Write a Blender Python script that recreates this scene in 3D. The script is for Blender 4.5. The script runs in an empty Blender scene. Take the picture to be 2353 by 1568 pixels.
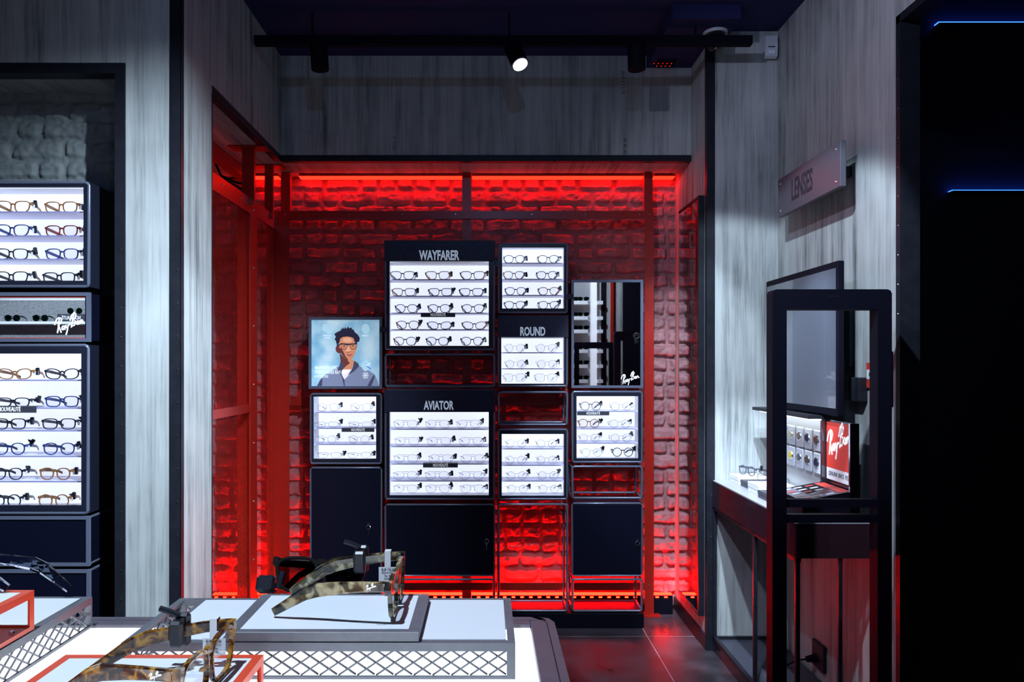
import bpy, math, random
import numpy as np
from mathutils import Vector, Matrix
random.seed(7)
PI = math.pi
SC = bpy.context.scene
COL = SC.collection

# ------------------------------------------------------------------ camera
F, HX, HY, CZ = 1700.0, 1120.0, 840.0, 1.375      # focal length in px, vanishing point, eye height
cd = bpy.data.cameras.new('camera'); cam = bpy.data.objects.new('camera', cd); COL.objects.link(cam)
cd.sensor_width = 36.0; cd.lens = 36.0 * F / 2353.0
cam.location = (0, 0, CZ); cam.rotation_euler = (PI/2, 0, 0)
cd.shift_x = (1176.5 - HX) / 2353.0; cd.shift_y = (HY - 784.0) / 2353.0
cd.clip_start = 0.02; cd.clip_end = 60
SC.camera = cam
# ------------------------------------------------------------------ world, exposure
SC.view_settings.view_transform = 'Standard'; SC.view_settings.look = 'None'
SC.view_settings.gamma = 1.0; SC.view_settings.use_curve_mapping = False
SC.view_settings.exposure = 0.0
SC.cycles.use_denoising = True
SC.cycles.max_bounces = 7; SC.cycles.diffuse_bounces = 3; SC.cycles.glossy_bounces = 4
SC.cycles.transparent_max_bounces = 24; SC.cycles.transmission_bounces = 6
SC.cycles.sample_clamp_indirect = 4.0
W = bpy.data.worlds.new('world'); SC.world = W; W.use_nodes = True
W.node_tree.nodes['Background'].inputs[0].default_value = (0.10, 0.16, 0.55, 1)
W.node_tree.nodes['Background'].inputs[1].default_value = 0.10
# ------------------------------------------------------------------ ceiling spots of the shop (mounted above and behind the frame) and one added lamp
def spot(name, loc, aim, power, angle, blend=0.25, size=0.03, col=(0.66, 0.83, 1.0)):
    l = bpy.data.lights.new(name, 'SPOT'); l.energy = power; l.spot_size = math.radians(angle)
    l.spot_blend = blend; l.shadow_soft_size = size; l.color = col
    o = bpy.data.objects.new(name, l); COL.objects.link(o); o.location = loc
    d = Vector(aim) - Vector(loc); o.rotation_euler = d.to_track_quat('-Z', 'Y').to_euler()
    return o
spot('spot_left_pillar', (0.35, 0.9, 2.9), (-1.30, 2.594, 1.00), 700, 60, 0.9)
spot('spot_left_wall', (0.75, 1.5, 2.9), (-1.09, 2.66, 0.95), 330, 30, 0.5)
spot('spot_right_wall', (0.30, 1.6, 2.9), (1.25, 3.55, 0.9), 240, 46, 0.18)
spot('spot_niche_right', (0.55, 1.9, 2.9), (0.98, 4.1, 0.95), 150, 26, 0.4)
spot('spot_desk', (0.70, 2.15, 2.9), (1.22, 3.25, 0.86), 520, 24, 0.4)
spot('spot_tables', (-0.55, 0.35, 2.9), (-0.22, 0.82, 1.08), 185, 40, 0.35, 0.02)
spot('spot_header', (0.1, 0.2, 2.9), (0.2, 3.85, 2.2), 20, 80, 0.6, col=(0.30, 0.50, 1.0))
spot('spot_right_side', (-0.3, 1.2, 2.85), (1.4, 2.9, 1.7), 75, 70, 0.6, col=(0.66, 0.72, 1.0))
spot('spot_behind', (0.6, 0.4, 2.9), (1.5, -1.3, 1.3), 110, 70, 0.6)
spot('spot_behind_left', (-2.7, 1.9, 2.3), (-3.0, 0.1, 1.35), 200, 50, 0.6)  # unseen lamp added lower down to brighten the shelf in the slot mirror

# ------------------------------------------------------------------ pixel helpers
def PX(x, Y): return (x - HX) * Y / F
def PZ(y, Y): return CZ - (y - HY) * Y / F
def P(x, y, Y): return (PX(x, Y), Y, PZ(y, Y))

# ------------------------------------------------------------------ materials
MATS = {}
def mat(name, col, rough=0.5, metal=0.0, emit=None, strength=0.0, spec=0.5, alpha=None, coat=0.0):
    if name in MATS: return MATS[name]
    m = bpy.data.materials.new(name); m.use_nodes = True
    b = m.node_tree.nodes['Principled BSDF']
    b.inputs['Base Color'].default_value = (*col, 1); b.inputs['Roughness'].default_value = rough
    b.inputs['Metallic'].default_value = metal; b.inputs['Specular IOR Level'].default_value = spec
    b.inputs['Coat Weight'].default_value = coat
    if emit: b.inputs['Emission Color'].default_value = (*emit, 1); b.inputs['Emission Strength'].default_value = strength
    MATS[name] = m; return m
def nodes(m):
    nt = m.node_tree; return nt, nt.nodes, nt.links, nt.nodes['Principled BSDF']
def vary(m, scale, amt, dark, light, stretch=(1, 1, 1), bump=0.0, rr=None):
    """colour and roughness variation on world position"""
    nt, N, L, b = nodes(m)
    g = N.new('ShaderNodeNewGeometry'); mp = N.new('ShaderNodeMapping'); mp.inputs['Scale'].default_value = stretch
    L.new(g.outputs['Position'], mp.inputs['Vector'])
    n = N.new('ShaderNodeTexNoise'); n.inputs['Scale'].default_value = scale; n.inputs['Detail'].default_value = 6
    L.new(mp.outputs[0], n.inputs['Vector'])
    r = N.new('ShaderNodeValToRGB'); r.color_ramp.elements[0].position = 0.5 - amt; r.color_ramp.elements[1].position = 0.5 + amt
    r.color_ramp.elements[0].color = (*dark, 1); r.color_ramp.elements[1].color = (*light, 1)
    L.new(n.outputs['Fac'], r.inputs[0]); L.new(r.outputs[0], b.inputs['Base Color'])
    if bump:
        bp = N.new('ShaderNodeBump'); bp.inputs['Strength'].default_value = bump; bp.inputs['Distance'].default_value = 0.004
        L.new(n.outputs['Fac'], bp.inputs['Height']); L.new(bp.outputs[0], b.inputs['Normal'])
    if rr:
        mr = N.new('ShaderNodeMapRange'); mr.inputs['To Min'].default_value = rr[0]; mr.inputs['To Max'].default_value = rr[1]
        L.new(n.outputs['Fac'], mr.inputs['Value']); L.new(mr.outputs[0], b.inputs['Roughness'])
    return m
def concrete(name, axis='z'):
    m = mat(name, (0.4, 0.42, 0.42), 0.75, spec=0.3)
    nt, N, L, b = nodes(m)
    g = N.new('ShaderNodeNewGeometry')
    def noise(sc, st, det=5, rough=0.6):
        mp = N.new('ShaderNodeMapping'); mp.inputs['Scale'].default_value = st
        L.new(g.outputs['Position'], mp.inputs['Vector'])
        n = N.new('ShaderNodeTexNoise'); n.inputs['Scale'].default_value = sc; n.inputs['Detail'].default_value = det
        n.inputs['Roughness'].default_value = rough
        L.new(mp.outputs[0], n.inputs['Vector']); return n.outputs['Fac']
    k = (1, 1, 0.035) if axis == 'z' else (1, 0.035, 1)
    k2 = (1, 1, 0.16) if axis == 'z' else (1, 0.16, 1)
    a = noise(26, k, 4); c = noise(9, k2, 6); d = noise(120, k, 2); e = noise(3.0, (1, 1, 1), 3)
    def mix(x, y, f):
        q = N.new('ShaderNodeMix'); q.data_type = 'FLOAT'; q.inputs[0].default_value = f
        L.new(x, q.inputs[2]); L.new(y, q.inputs[3]); return q.outputs[0]
    s = mix(mix(mix(a, c, 0.42), d, 0.22), e, 0.18)
    r = N.new('ShaderNodeValToRGB'); cr = r.color_ramp
    cr.elements[0].position = 0.36; cr.elements[0].color = (0.10, 0.108, 0.105, 1)
    cr.elements[1].position = 0.60; cr.elements[1].color = (0.50, 0.51, 0.50, 1)
    q = cr.elements.new(0.45); q.color = (0.29, 0.305, 0.30, 1)
    q = cr.elements.new(0.51); q.color = (0.40, 0.41, 0.405, 1)
    L.new(s, r.inputs[0]); L.new(r.outputs[0], b.inputs['Base Color'])
    bp = N.new('ShaderNodeBump'); bp.inputs['Strength'].default_value = 0.25; bp.inputs['Distance'].default_value = 0.003
    L.new(s, bp.inputs['Height']); L.new(bp.outputs[0], b.inputs['Normal'])
    return m
M_conc = concrete('board_formed_concrete'); M_concy = concrete('board_formed_concrete_soffit', 'y')
M_ceil = mat('navy_black_ceiling', (0.010, 0.012, 0.085), 0.8)
M_blk = vary(mat('black_steel', (0.012, 0.013, 0.02), 0.42, spec=0.25), 20, 0.3, (0.009, 0.010, 0.016), (0.018, 0.019, 0.026))
M_blkmatte = mat('matte_black', (0.004, 0.004, 0.010), 0.6, spec=0.08)
M_case = mat('satin_black_case_metal', (0.17, 0.19, 0.27), 0.28, 0.35)
M_caseface = mat('black_case_panel', (0.014, 0.016, 0.030), 0.28)
M_door = mat('black_cabinet_door', (0.004, 0.005, 0.016), 0.35, spec=0.3)
M_head = mat('navy_header_panel', (0.010, 0.012, 0.040), 0.45)
M_red = vary(mat('red_painted_steel', (0.40, 0.013, 0.006), 0.32, spec=0.6), 14, 0.3, (0.37, 0.012, 0.006), (0.43, 0.015, 0.007))
M_bolt = mat('bright_bolt', (0.8, 0.8, 0.82), 0.25, 1.0)
M_chrome = mat('chrome', (0.85, 0.86, 0.9), 0.12, 1.0)
M_brickc = vary(mat('mauve_grey_brick', (0.4, 0.3, 0.3), 0.62), 9, 0.2, (0.29, 0.13, 0.14), (0.48, 0.23, 0.24), bump=0.8)
M_brickg = vary(mat('grey_painted_brick', (0.3, 0.32, 0.33), 0.7), 9, 0.2, (0.15, 0.17, 0.175), (0.24, 0.265, 0.265), bump=0.35)
M_led = mat('red_led_glow', (0.2, 0.02, 0.01), 0.4, emit=(1.0, 0.0050, 0.0018), strength=15)
M_ledlow = mat('red_led_glow_low', (0.2, 0.02, 0.01), 0.4, emit=(1.0, 0.0012, 0.0004), strength=190)
M_leddot = mat('red_led_dot', (0.2, 0.02, 0.01), 0.4, emit=(1.0, 0.008, 0.002), strength=45)
M_reddot = mat('small_red_pinpoint', (0.2, 0.01, 0.01), 0.4, emit=(1.0, 0.01, 0.01), strength=1.0)
M_panel = mat('backlit_white_panel', (0.85, 0.87, 0.9), 0.6, emit=(0.80, 0.85, 1.0), strength=0.86)
M_white = mat('white_enamel_case_inside', (0.80, 0.82, 0.88), 0.5)
M_caseled = mat('white_case_led', (0.9, 0.9, 0.9), 0.5, emit=(0.82, 0.92, 1.0), strength=7)
M_shelf = mat('white_shelf', (0.62, 0.62, 0.82), 0.35)
M_shelfedge = mat('lavender_shelf_edge', (0.30, 0.28, 0.52), 0.4)
M_table = mat('backlit_white_table', (0.9, 0.9, 0.92), 0.5, emit=(0.92, 0.96, 1.0), strength=1.7)
M_board = mat('white_tray_board', (0.80, 0.83, 0.90), 0.45)
M_grey = vary(mat('grey_powder_coated_metal', (0.12, 0.13, 0.16), 0.45), 60, 0.3, (0.10, 0.11, 0.135), (0.14, 0.15, 0.18))
M_rim = vary(mat('plum_grey_table_rim', (0.09, 0.075, 0.10), 0.4), 60, 0.3, (0.075, 0.062, 0.085), (0.105, 0.09, 0.12))
M_tray = mat('orange_red_tray', (0.75, 0.075, 0.03), 0.35)
M_mirror = mat('mirror', (0.86, 0.88, 0.9), 0.01, 1.0)
M_letter = mat('pale_lettering', (0.55, 0.62, 0.72), 0.5, emit=(0.5, 0.62, 0.78), strength=0.42)  # letters emit a little so that they read whiter
M_wtext = mat('white_lettering', (0.85, 0.87, 0.9), 0.5, emit=(0.9, 0.93, 1.0), strength=0.35)
M_ghost = mat('blue_printed_outline', (0.03, 0.04, 0.20), 0.5)
M_tag = mat('white_price_tag', (0.75, 0.76, 0.8), 0.6)
M_ink = mat('dark_ink', (0.02, 0.02, 0.03), 0.6)
M_plastic = mat('black_security_plastic', (0.012, 0.013, 0.022), 0.35)
M_whitebox = mat('white_carton', (0.88, 0.88, 0.9), 0.5)
M_darkcard = mat('dark_grey_card', (0.05, 0.05, 0.07), 0.4)
M_redcard = mat('red_card', (0.62, 0.045, 0.03), 0.45)
M_screen = mat('dark_glass_screen', (0.10, 0.11, 0.14), 0.22, spec=1.0, coat=0.6)
M_steelbr = mat('brushed_dark_steel', (0.16, 0.16, 0.19), 0.22, 0.9)
M_sensor = mat('white_sensor_plastic', (0.6, 0.62, 0.68), 0.4)
M_blue = mat('blue_led', (0, 0, 0.1), 0.4, emit=(0.02, 0.10, 1.0), strength=6)
def tile_floor():
    m = mat('dark_floor_tile', (0.05, 0.04, 0.05), 0.22)
    nt, N, L, b = nodes(m)
    g = N.new('ShaderNodeNewGeometry'); mp = N.new('ShaderNodeMapping'); mp.inputs['Location'].default_value = (-0.811 + 6, -3.752 + 6, 0)
    L.new(g.outputs['Position'], mp.inputs['Vector'])
    br = N.new('ShaderNodeTexBrick'); br.offset = 0; br.inputs['Scale'].default_value = 1; br.inputs['Brick Width'].default_value = 0.6
    br.inputs['Row Height'].default_value = 0.6; br.inputs['Mortar Size'].default_value = 0.0022; br.inputs['Mortar Smooth'].default_value = 0.1
    br.inputs['Color1'].default_value = (0.034, 0.030, 0.036, 1); br.inputs['Color2'].default_value = (0.042, 0.037, 0.044, 1)
    br.inputs['Mortar'].default_value = (0.30, 0.28, 0.30, 1)
    L.new(mp.outputs[0], br.inputs['Vector'])
    n = N.new('ShaderNodeTexNoise'); n.inputs['Scale'].default_value = 5; n.inputs['Detail'].default_value = 8
    L.new(g.outputs['Position'], n.inputs['Vector'])
    mx = N.new('ShaderNodeMix'); mx.data_type = 'RGBA'; mx.blend_type = 'MULTIPLY'; mx.inputs[0].default_value = 0.8
    rr = N.new('ShaderNodeValToRGB'); rr.color_ramp.elements[0].position = 0.35; rr.color_ramp.elements[0].color = (0.5, 0.5, 0.5, 1)
    rr.color_ramp.elements[1].position = 0.65; rr.color_ramp.elements[1].color = (1.9, 1.8, 1.9, 1)
    L.new(n.outputs['Fac'], rr.inputs[0]); L.new(br.outputs['Color'], mx.inputs[6]); L.new(rr.outputs[0], mx.inputs[7])
    L.new(mx.outputs[2], b.inputs['Base Color'])
    mr = N.new('ShaderNodeMapRange'); mr.inputs['To Min'].default_value = 0.15; mr.inputs['To Max'].default_value = 0.5
    L.new(n.outputs['Fac'], mr.inputs['Value']); L.new(mr.outputs[0], b.inputs['Roughness'])
    return m
M_floor = tile_floor()
def lens_mat(name, tint, ior=1.35):
    m = bpy.data.materials.new(name); m.use_nodes = True; nt = m.node_tree; N, L = nt.nodes, nt.links; N.clear()
    o = N.new('ShaderNodeOutputMaterial'); t = N.new('ShaderNodeBsdfTransparent'); t.inputs[0].default_value = (*tint, 1)
    g = N.new('ShaderNodeBsdfGlossy'); g.inputs['Roughness'].default_value = 0.04
    x = N.new('ShaderNodeMixShader'); lw = N.new('ShaderNodeLayerWeight'); lw.inputs[0].default_value = 0.5
    pw = N.new('ShaderNodeMath'); pw.operation = 'POWER'; pw.inputs[1].default_value = 4.0; L.new(lw.outputs['Facing'], pw.inputs[0])
    mr = N.new('ShaderNodeMapRange'); mr.inputs['To Min'].default_value = 0.02; mr.inputs['To Max'].default_value = 0.65 if ior > 1.3 else 0.35; L.new(pw.outputs[0], mr.inputs['Value'])
    L.new(mr.outputs[0], x.inputs[0]); L.new(t.outputs[0], x.inputs[1]); L.new(g.outputs[0], x.inputs[2]); L.new(x.outputs[0], o.inputs[0])
    return m
M_lens = lens_mat('clear_demo_lens', (0.965, 0.97, 0.99), ior=1.2); M_sunlens = lens_mat('green_sun_lens', (0.05, 0.14, 0.10))
M_pane = lens_mat('clear_plastic', (0.85, 0.88, 0.92))
def tortoise(name, c0, c1, c2, sc=70):
    m = mat(name, c0, 0.12, coat=0.5); nt, N, L, b = nodes(m)
    tc = N.new('ShaderNodeTexCoord'); n = N.new('ShaderNodeTexNoise'); n.inputs['Scale'].default_value = sc; n.inputs['Detail'].default_value = 2
    n.inputs['Distortion'].default_value = 1.2
    L.new(tc.outputs['Object'], n.inputs['Vector']); r = N.new('ShaderNodeValToRGB'); cr = r.color_ramp
    cr.elements[0].position = 0.40; cr.elements[0].color = (*c0, 1); cr.elements[1].position = 0.66; cr.elements[1].color = (*c2, 1)
    q = cr.elements.new(0.52); q.color = (*c1, 1)
    L.new(n.outputs['Fac'], r.inputs[0]); L.new(r.outputs[0], b.inputs['Base Color']); return m
M_tort = tortoise('brown_tortoiseshell_acetate', (0.03, 0.012, 0.008), (0.16, 0.06, 0.012), (0.50, 0.24, 0.03))
M_tort2 = tortoise('olive_striped_acetate', (0.012, 0.012, 0.010), (0.10, 0.075, 0.03), (0.50, 0.43, 0.26), 48)
def clear_acetate():
    m = bpy.data.materials.new('clear_acetate'); m.use_nodes = True; nt = m.node_tree; N, L = nt.nodes, nt.links; N.clear()
    o = N.new('ShaderNodeOutputMaterial'); g = N.new('ShaderNodeBsdfGlass'); g.inputs['Roughness'].default_value = 0.02
    g.inputs['IOR'].default_value = 1.45; g.inputs[0].default_value = (0.93, 0.96, 1, 1); L.new(g.outputs[0], o.inputs[0]); return m
M_clear = clear_acetate()
FR = {'black': mat('black_acetate', (0.012, 0.012, 0.02), 0.15), 'dark blue': mat('dark_blue_acetate', (0.015, 0.03, 0.13), 0.15),
      'tortoiseshell': mat('amber_tortoise_small', (0.22, 0.09, 0.02), 0.2), 'amber': mat('amber_acetate', (0.60, 0.28, 0.05), 0.2),
      'red brown': mat('red_brown_acetate', (0.15, 0.02, 0.015), 0.2), 'grey': mat('grey_acetate', (0.10, 0.10, 0.13), 0.2),
      'silver': mat('silver_wire', (0.16, 0.16, 0.20), 0.35, 0.4), 'gold': mat('gold_wire', (0.26, 0.19, 0.09), 0.35, 0.4),
      'gunmetal': mat('gunmetal_wire', (0.06, 0.06, 0.08), 0.35, 0.4)}

# ------------------------------------------------------------------ mesh builder
class MB:
    def __init__(s): s.v = []; s.f = []; s.smooth = False
    def add(s, v, f):
        k = len(s.v); s.v += [tuple(p) for p in v]; s.f += [tuple(i + k for i in q) for q in f]; return s
    def box(s, x0, x1, y0, y1, z0, z1, b=0.0):
        x0, x1 = min(x0, x1), max(x0, x1); y0, y1 = min(y0, y1), max(y0, y1); z0, z1 = min(z0, z1), max(z0, z1)
        b = min(b, (x1-x0)*.45, (y1-y0)*.45, (z1-z0)*.45)
        if b <= 1e-5:
            v = [(x, y, z) for z in (z0, z1) for (x, y) in ((x0, y0), (x1, y0), (x1, y1), (x0, y1))]
            return s.add(v, [(3, 2, 1, 0), (4, 5, 6, 7), (0, 1, 5, 4), (1, 2, 6, 5), (2, 3, 7, 6), (3, 0, 4, 7)])
        # chamfered box
        v = []; idx = {}
        for i, X in enumerate((x0, x1)):
            for j, Yy in enumerate((y0, y1)):
                for k, Z in enumerate((z0, z1)):
                    sx, sy, sz = (1 if i == 0 else -1), (1 if j == 0 else -1), (1 if k == 0 else -1)
                    idx[i, j, k, 'x'] = len(v); v.append((X, Yy + sy*b, Z + sz*b))
                    idx[i, j, k, 'y'] = len(v); v.append((X + sx*b, Yy, Z + sz*b))
                    idx[i, j, k, 'z'] = len(v); v.append((X + sx*b, Yy + sy*b, Z))
        I = idx; f = []
        def q(*a): f.append(tuple(a))
        for i in (0, 1):
            w = [I[i, 0, 0, 'x'], I[i, 1, 0, 'x'], I[i, 1, 1, 'x'], I[i, 0, 1, 'x']]; q(*(w if i else w[::-1]))
            w = [I[0, i, 0, 'y'], I[1, i, 0, 'y'], I[1, i, 1, 'y'], I[0, i, 1, 'y']]; q(*(w[::-1] if i else w))
            w = [I[0, 0, i, 'z'], I[1, 0, i, 'z'], I[1, 1, i, 'z'], I[0, 1, i, 'z']]; q(*(w if i else w[::-1]))
        for i in (0, 1):
            for j in (0, 1):
                w = [I[i, j, 0, 'x'], I[i, j, 1, 'x'], I[i, j, 1, 'y'], I[i, j, 0, 'y']]; q(*(w if (i == j) else w[::-1]))
                w = [I[i, 0, j, 'x'], I[i, 1, j, 'x'], I[i, 1, j, 'z'], I[i, 0, j, 'z']]; q(*(w[::-1] if (i == j) else w))
                w = [I[0, i, j, 'y'], I[1, i, j, 'y'], I[1, i, j, 'z'], I[0, i, j, 'z']]; q(*(w if (i == j) else w[::-1]))
                for k in (0, 1):
                    w = [I[i, j, k, 'x'], I[i, j, k, 'y'], I[i, j, k, 'z']]; q(*(w if (i + j + k) % 2 else w[::-1]))
        return s.add(v, f)
    def prism(s, poly, a0, a1, plane='xz'):
        """polygon extruded along the third axis"""
        n = len(poly)
        def m(p, a): return (p[0], a, p[1]) if plane == 'xz' else ((a, p[0], p[1]) if plane == 'yz' else (p[0], p[1], a))
        v = [m(p, a0) for p in poly] + [m(p, a1) for p in poly]
        f = [tuple(range(n)), tuple(range(2*n-1, n-1, -1))] + [(i, i+n, (i+1) % n + n, (i+1) % n) for i in range(n)]
        return s.add(v, f)
    def ring(s, inner, outer, a0, a1):
        n = len(inner); v = [(p[0], a0, p[1]) for p in inner] + [(p[0], a0, p[1]) for p in outer] + \
            [(p[0], a1, p[1]) for p in inner] + [(p[0], a1, p[1]) for p in outer]; f = []
        for i in range(n):
            j = (i+1) % n
            f += [(i, j, n+j, n+i), (2*n+i, 3*n+i, 3*n+j, 2*n+j), (n+i, n+j, 3*n+j, 3*n+i), (i, 2*n+i, 2*n+j, j)]
        return s.add(v, f)
    def rectframe(s, x0, x1, z0, z1, t, y0, y1):
        return s.ring([(x0+t, z0+t), (x1-t, z0+t), (x1-t, z1-t), (x0+t, z1-t)], [(x0, z0), (x1, z0), (x1, z1), (x0, z1)], y0, y1)
    def tube(s, pts, r, n=8, cap=True, ry=None, closed=False):
        pts = [Vector(p) for p in pts]; k = len(pts); v = []; f = []
        rs = r if isinstance(r, (list, tuple)) else [r]*k
        up = Vector((0, 0, 1))
        for i, p in enumerate(pts):
            if closed: t = (pts[(i+1) % k] - pts[i-1])
            else: t = (pts[min(i+1, k-1)] - pts[max(i-1, 0)])
            t.normalize(); u = up if abs(t.dot(up)) < 0.95 else Vector((0, 1, 0))
            a = t.cross(u).normalized(); b = a.cross(t).normalized()
            for j in range(n):
                th = 2*PI*j/n; v.append(p + a*math.cos(th)*rs[i]*(ry or 1.0) + b*math.sin(th)*rs[i])
        for i in range(k if closed else k-1):
            for j in range(n):
                i2 = (i+1) % k; f.append((i*n+j, i*n+(j+1) % n, i2*n+(j+1) % n, i2*n+j))
        if cap and not closed: f += [tuple(range(n-1, -1, -1)), tuple(range((k-1)*n, k*n))]
        return s.add(v, f)
    def cyl(s, a, b, r, r2=None, n=24):
        return s.tube([a, b], [r, r if r2 is None else r2], n)
    def bar(s, pts, hw, hh):
        """bar along pts: half width hw sideways, half height list hh upwards"""
        pts = [Vector(p) for p in pts]; k = len(pts); v = []; f = []
        hh = hh if isinstance(hh, (list, tuple)) else [hh]*k; hw = hw if isinstance(hw, (list, tuple)) else [hw]*k
        for i, p in enumerate(pts):
            t = (pts[min(i+1, k-1)] - pts[max(i-1, 0)]).normalized()
            a = t.cross(Vector((0, 0, 1))).normalized(); b = a.cross(t).normalized()
            c = 0.3
            for (q, w) in ((1, 1-c), (1-c, 1), (-(1-c), 1), (-1, 1-c), (-1, -(1-c)), (-(1-c), -1), (1-c, -1), (1, -(1-c))):
                v.append(p + a*hw[i]*q + b*hh[i]*w)
        for i in range(k-1):
            for j in range(8): f.append((i*8+j, i*8+(j+1) % 8, (i+1)*8+(j+1) % 8, (i+1)*8+j))
        f += [tuple(range(7, -1, -1)), tuple(range((k-1)*8, k*8))]
        return s.add(v, f)
    def dome(s, c, r, sz=-1.0, n=20, m=8):
        v = []; f = []
        for i in range(m+1):
            th = PI/2*i/m
            for j in range(n):
                ph = 2*PI*j/n; v.append((c[0]+r*math.cos(th)*math.cos(ph), c[1]+r*math.cos(th)*math.sin(ph), c[2]+sz*r*math.sin(th)))
        for i in range(m):
            for j in range(n): f.append((i*n+j, i*n+(j+1) % n, (i+1)*n+(j+1) % n, (i+1)*n+j))
        return s.add(v, f)
    def stroke(s, pts, w, a0, a1, org, sc, plane='xz', flip=1):
        """flat ribbon stroke along 2D points"""
        P2 = [(org[0] + flip*p[0]*sc, org[1] + p[1]*sc) for p in pts]
        k = len(P2); Lp = []; Rp = []
        for i in range(k):
            a = P2[max(i-1, 0)]; b = P2[min(i+1, k-1)]; dx, dz = b[0]-a[0], b[1]-a[1]; d = math.hypot(dx, dz) or 1
            nx, nz = -dz/d*w/2, dx/d*w/2; Lp.append((P2[i][0]+nx, P2[i][1]+nz)); Rp.append((P2[i][0]-nx, P2[i][1]-nz))
        for i in range(k-1): s.prism([Lp[i], Lp[i+1], Rp[i+1], Rp[i]], a0, a1, plane)
        for q in P2: s.prism([(q[0]+w/2*math.cos(PI*j/3), q[1]+w/2*math.sin(PI*j/3)) for j in range(6)], a0, a1, plane)
        return s
    def mesh(s, name, m, off=(0, 0, 0)):
        me = bpy.data.meshes.new(name)
        me.from_pydata([(p[0]-off[0], p[1]-off[1], p[2]-off[2]) for p in s.v], [], s.f); me.update()
        if m: me.materials.append(m)
        if s.smooth:
            for p in me.polygons: p.use_smooth = True
        return me
    def build(s, name, m, parent=None, off=None):
        if off is None: off = parent.location if parent is not None else (0, 0, 0)
        import bmesh
        me = s.mesh(name, m, off)
        bm = bmesh.new(); bm.from_mesh(me); bmesh.ops.recalc_face_normals(bm, faces=bm.faces); bm.to_mesh(me); bm.free()
        o = bpy.data.objects.new(name, me); COL.objects.link(o)
        if parent is not None: o.parent = parent
        return o
def bx(*a, **k): return MB().box(*a, **k)
def thing(name, label, cat, loc=(0, 0, 0), rz=0, group=None):
    o = bpy.data.objects.new(name, None); COL.objects.link(o); o.location = loc; o.rotation_euler = (0, 0, rz)
    o.empty_display_size = 0.05; return tag(o, label, cat, group)
def tag(o, label, cat, group=None):
    o['label'] = label; o['category'] = cat
    if group: o['group'] = group
    return o
def struct(name, mb, m, parent=None):
    o = mb.build(name, m, parent, off=(0, 0, 0))
    if parent is None: o['kind'] = 'structure'
    return o
def text(name, s, size, m, parent, loc, rot=(PI/2, 0, 0), sx=0.62, bold=0.012, align='CENTER', ext=0.0006):
    cu = bpy.data.curves.new(name, 'FONT'); cu.body = s; cu.size = size; cu.align_x = align; cu.align_y = 'CENTER'
    cu.extrude = ext; cu.offset = bold*size; cu.resolution_u = 3
    tmp = bpy.data.objects.new('tmp', cu); COL.objects.link(tmp)
    dg = bpy.context.evaluated_depsgraph_get(); dg.update()
    me = bpy.data.meshes.new_from_object(tmp.evaluated_get(dg)); bpy.data.objects.remove(tmp)
    me.name = name; me.materials.clear(); me.materials.append(m)
    me.transform(Matrix.Diagonal((sx, 1, 1, 1)))
    from mathutils import Euler
    me.transform(Matrix.Translation(Vector(loc) - (Vector(parent.location) if parent is not None else Vector((0, 0, 0)))) @ Euler(rot).to_matrix().to_4x4())
    o = bpy.data.objects.new(name, me); COL.objects.link(o)
    if parent is not None: o.parent = parent
    return o
LOGO = [[(0, .28), (.02, .36), (.07, .46), (.14, .51), (.20, .49), (.22, .42), (.19, .33), (.11, .25)], [(.145, .47), (.13, .25), (.09, .02)],
        [(.12, .26), (.17, .13), (.21, .03)], [(.31, .20), (.27, .24), (.235, .20), (.235, .13), (.27, .11), (.31, .18)], [(.315, .24), (.31, .14), (.34, .125)],
        [(.36, .26), (.36, .18), (.40, .165), (.43, .23)], [(.435, .27), (.41, .10), (.37, -.04)], [(.47, .27), (.495, .285)],
        [(.62, .62), (.58, .42), (.54, .20)], [(.50, .42), (.56, .60), (.64, .68), (.69, .60), (.65, .48), (.58, .43), (.66, .41), (.68, .33), (.62, .25), (.54, .23)],
        [(.78, .37), (.74, .41), (.71, .36), (.72, .30), (.76, .29), (.79, .35)], [(.795, .41), (.79, .32), (.82, .31)],
        [(.85, .43), (.84, .33)], [(.845, .38), (.88, .44), (.91, .41), (.92, .34), (.96, .35)]]
def logo(name, parent, org, sc, a0, a1, m, plane='xz', w=0.035, flip=1):
    b = MB()
    for st in LOGO: b.stroke(st, w*sc, a0, a1, org, sc, plane, flip)
    return b.build(name, m, parent)

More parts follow.
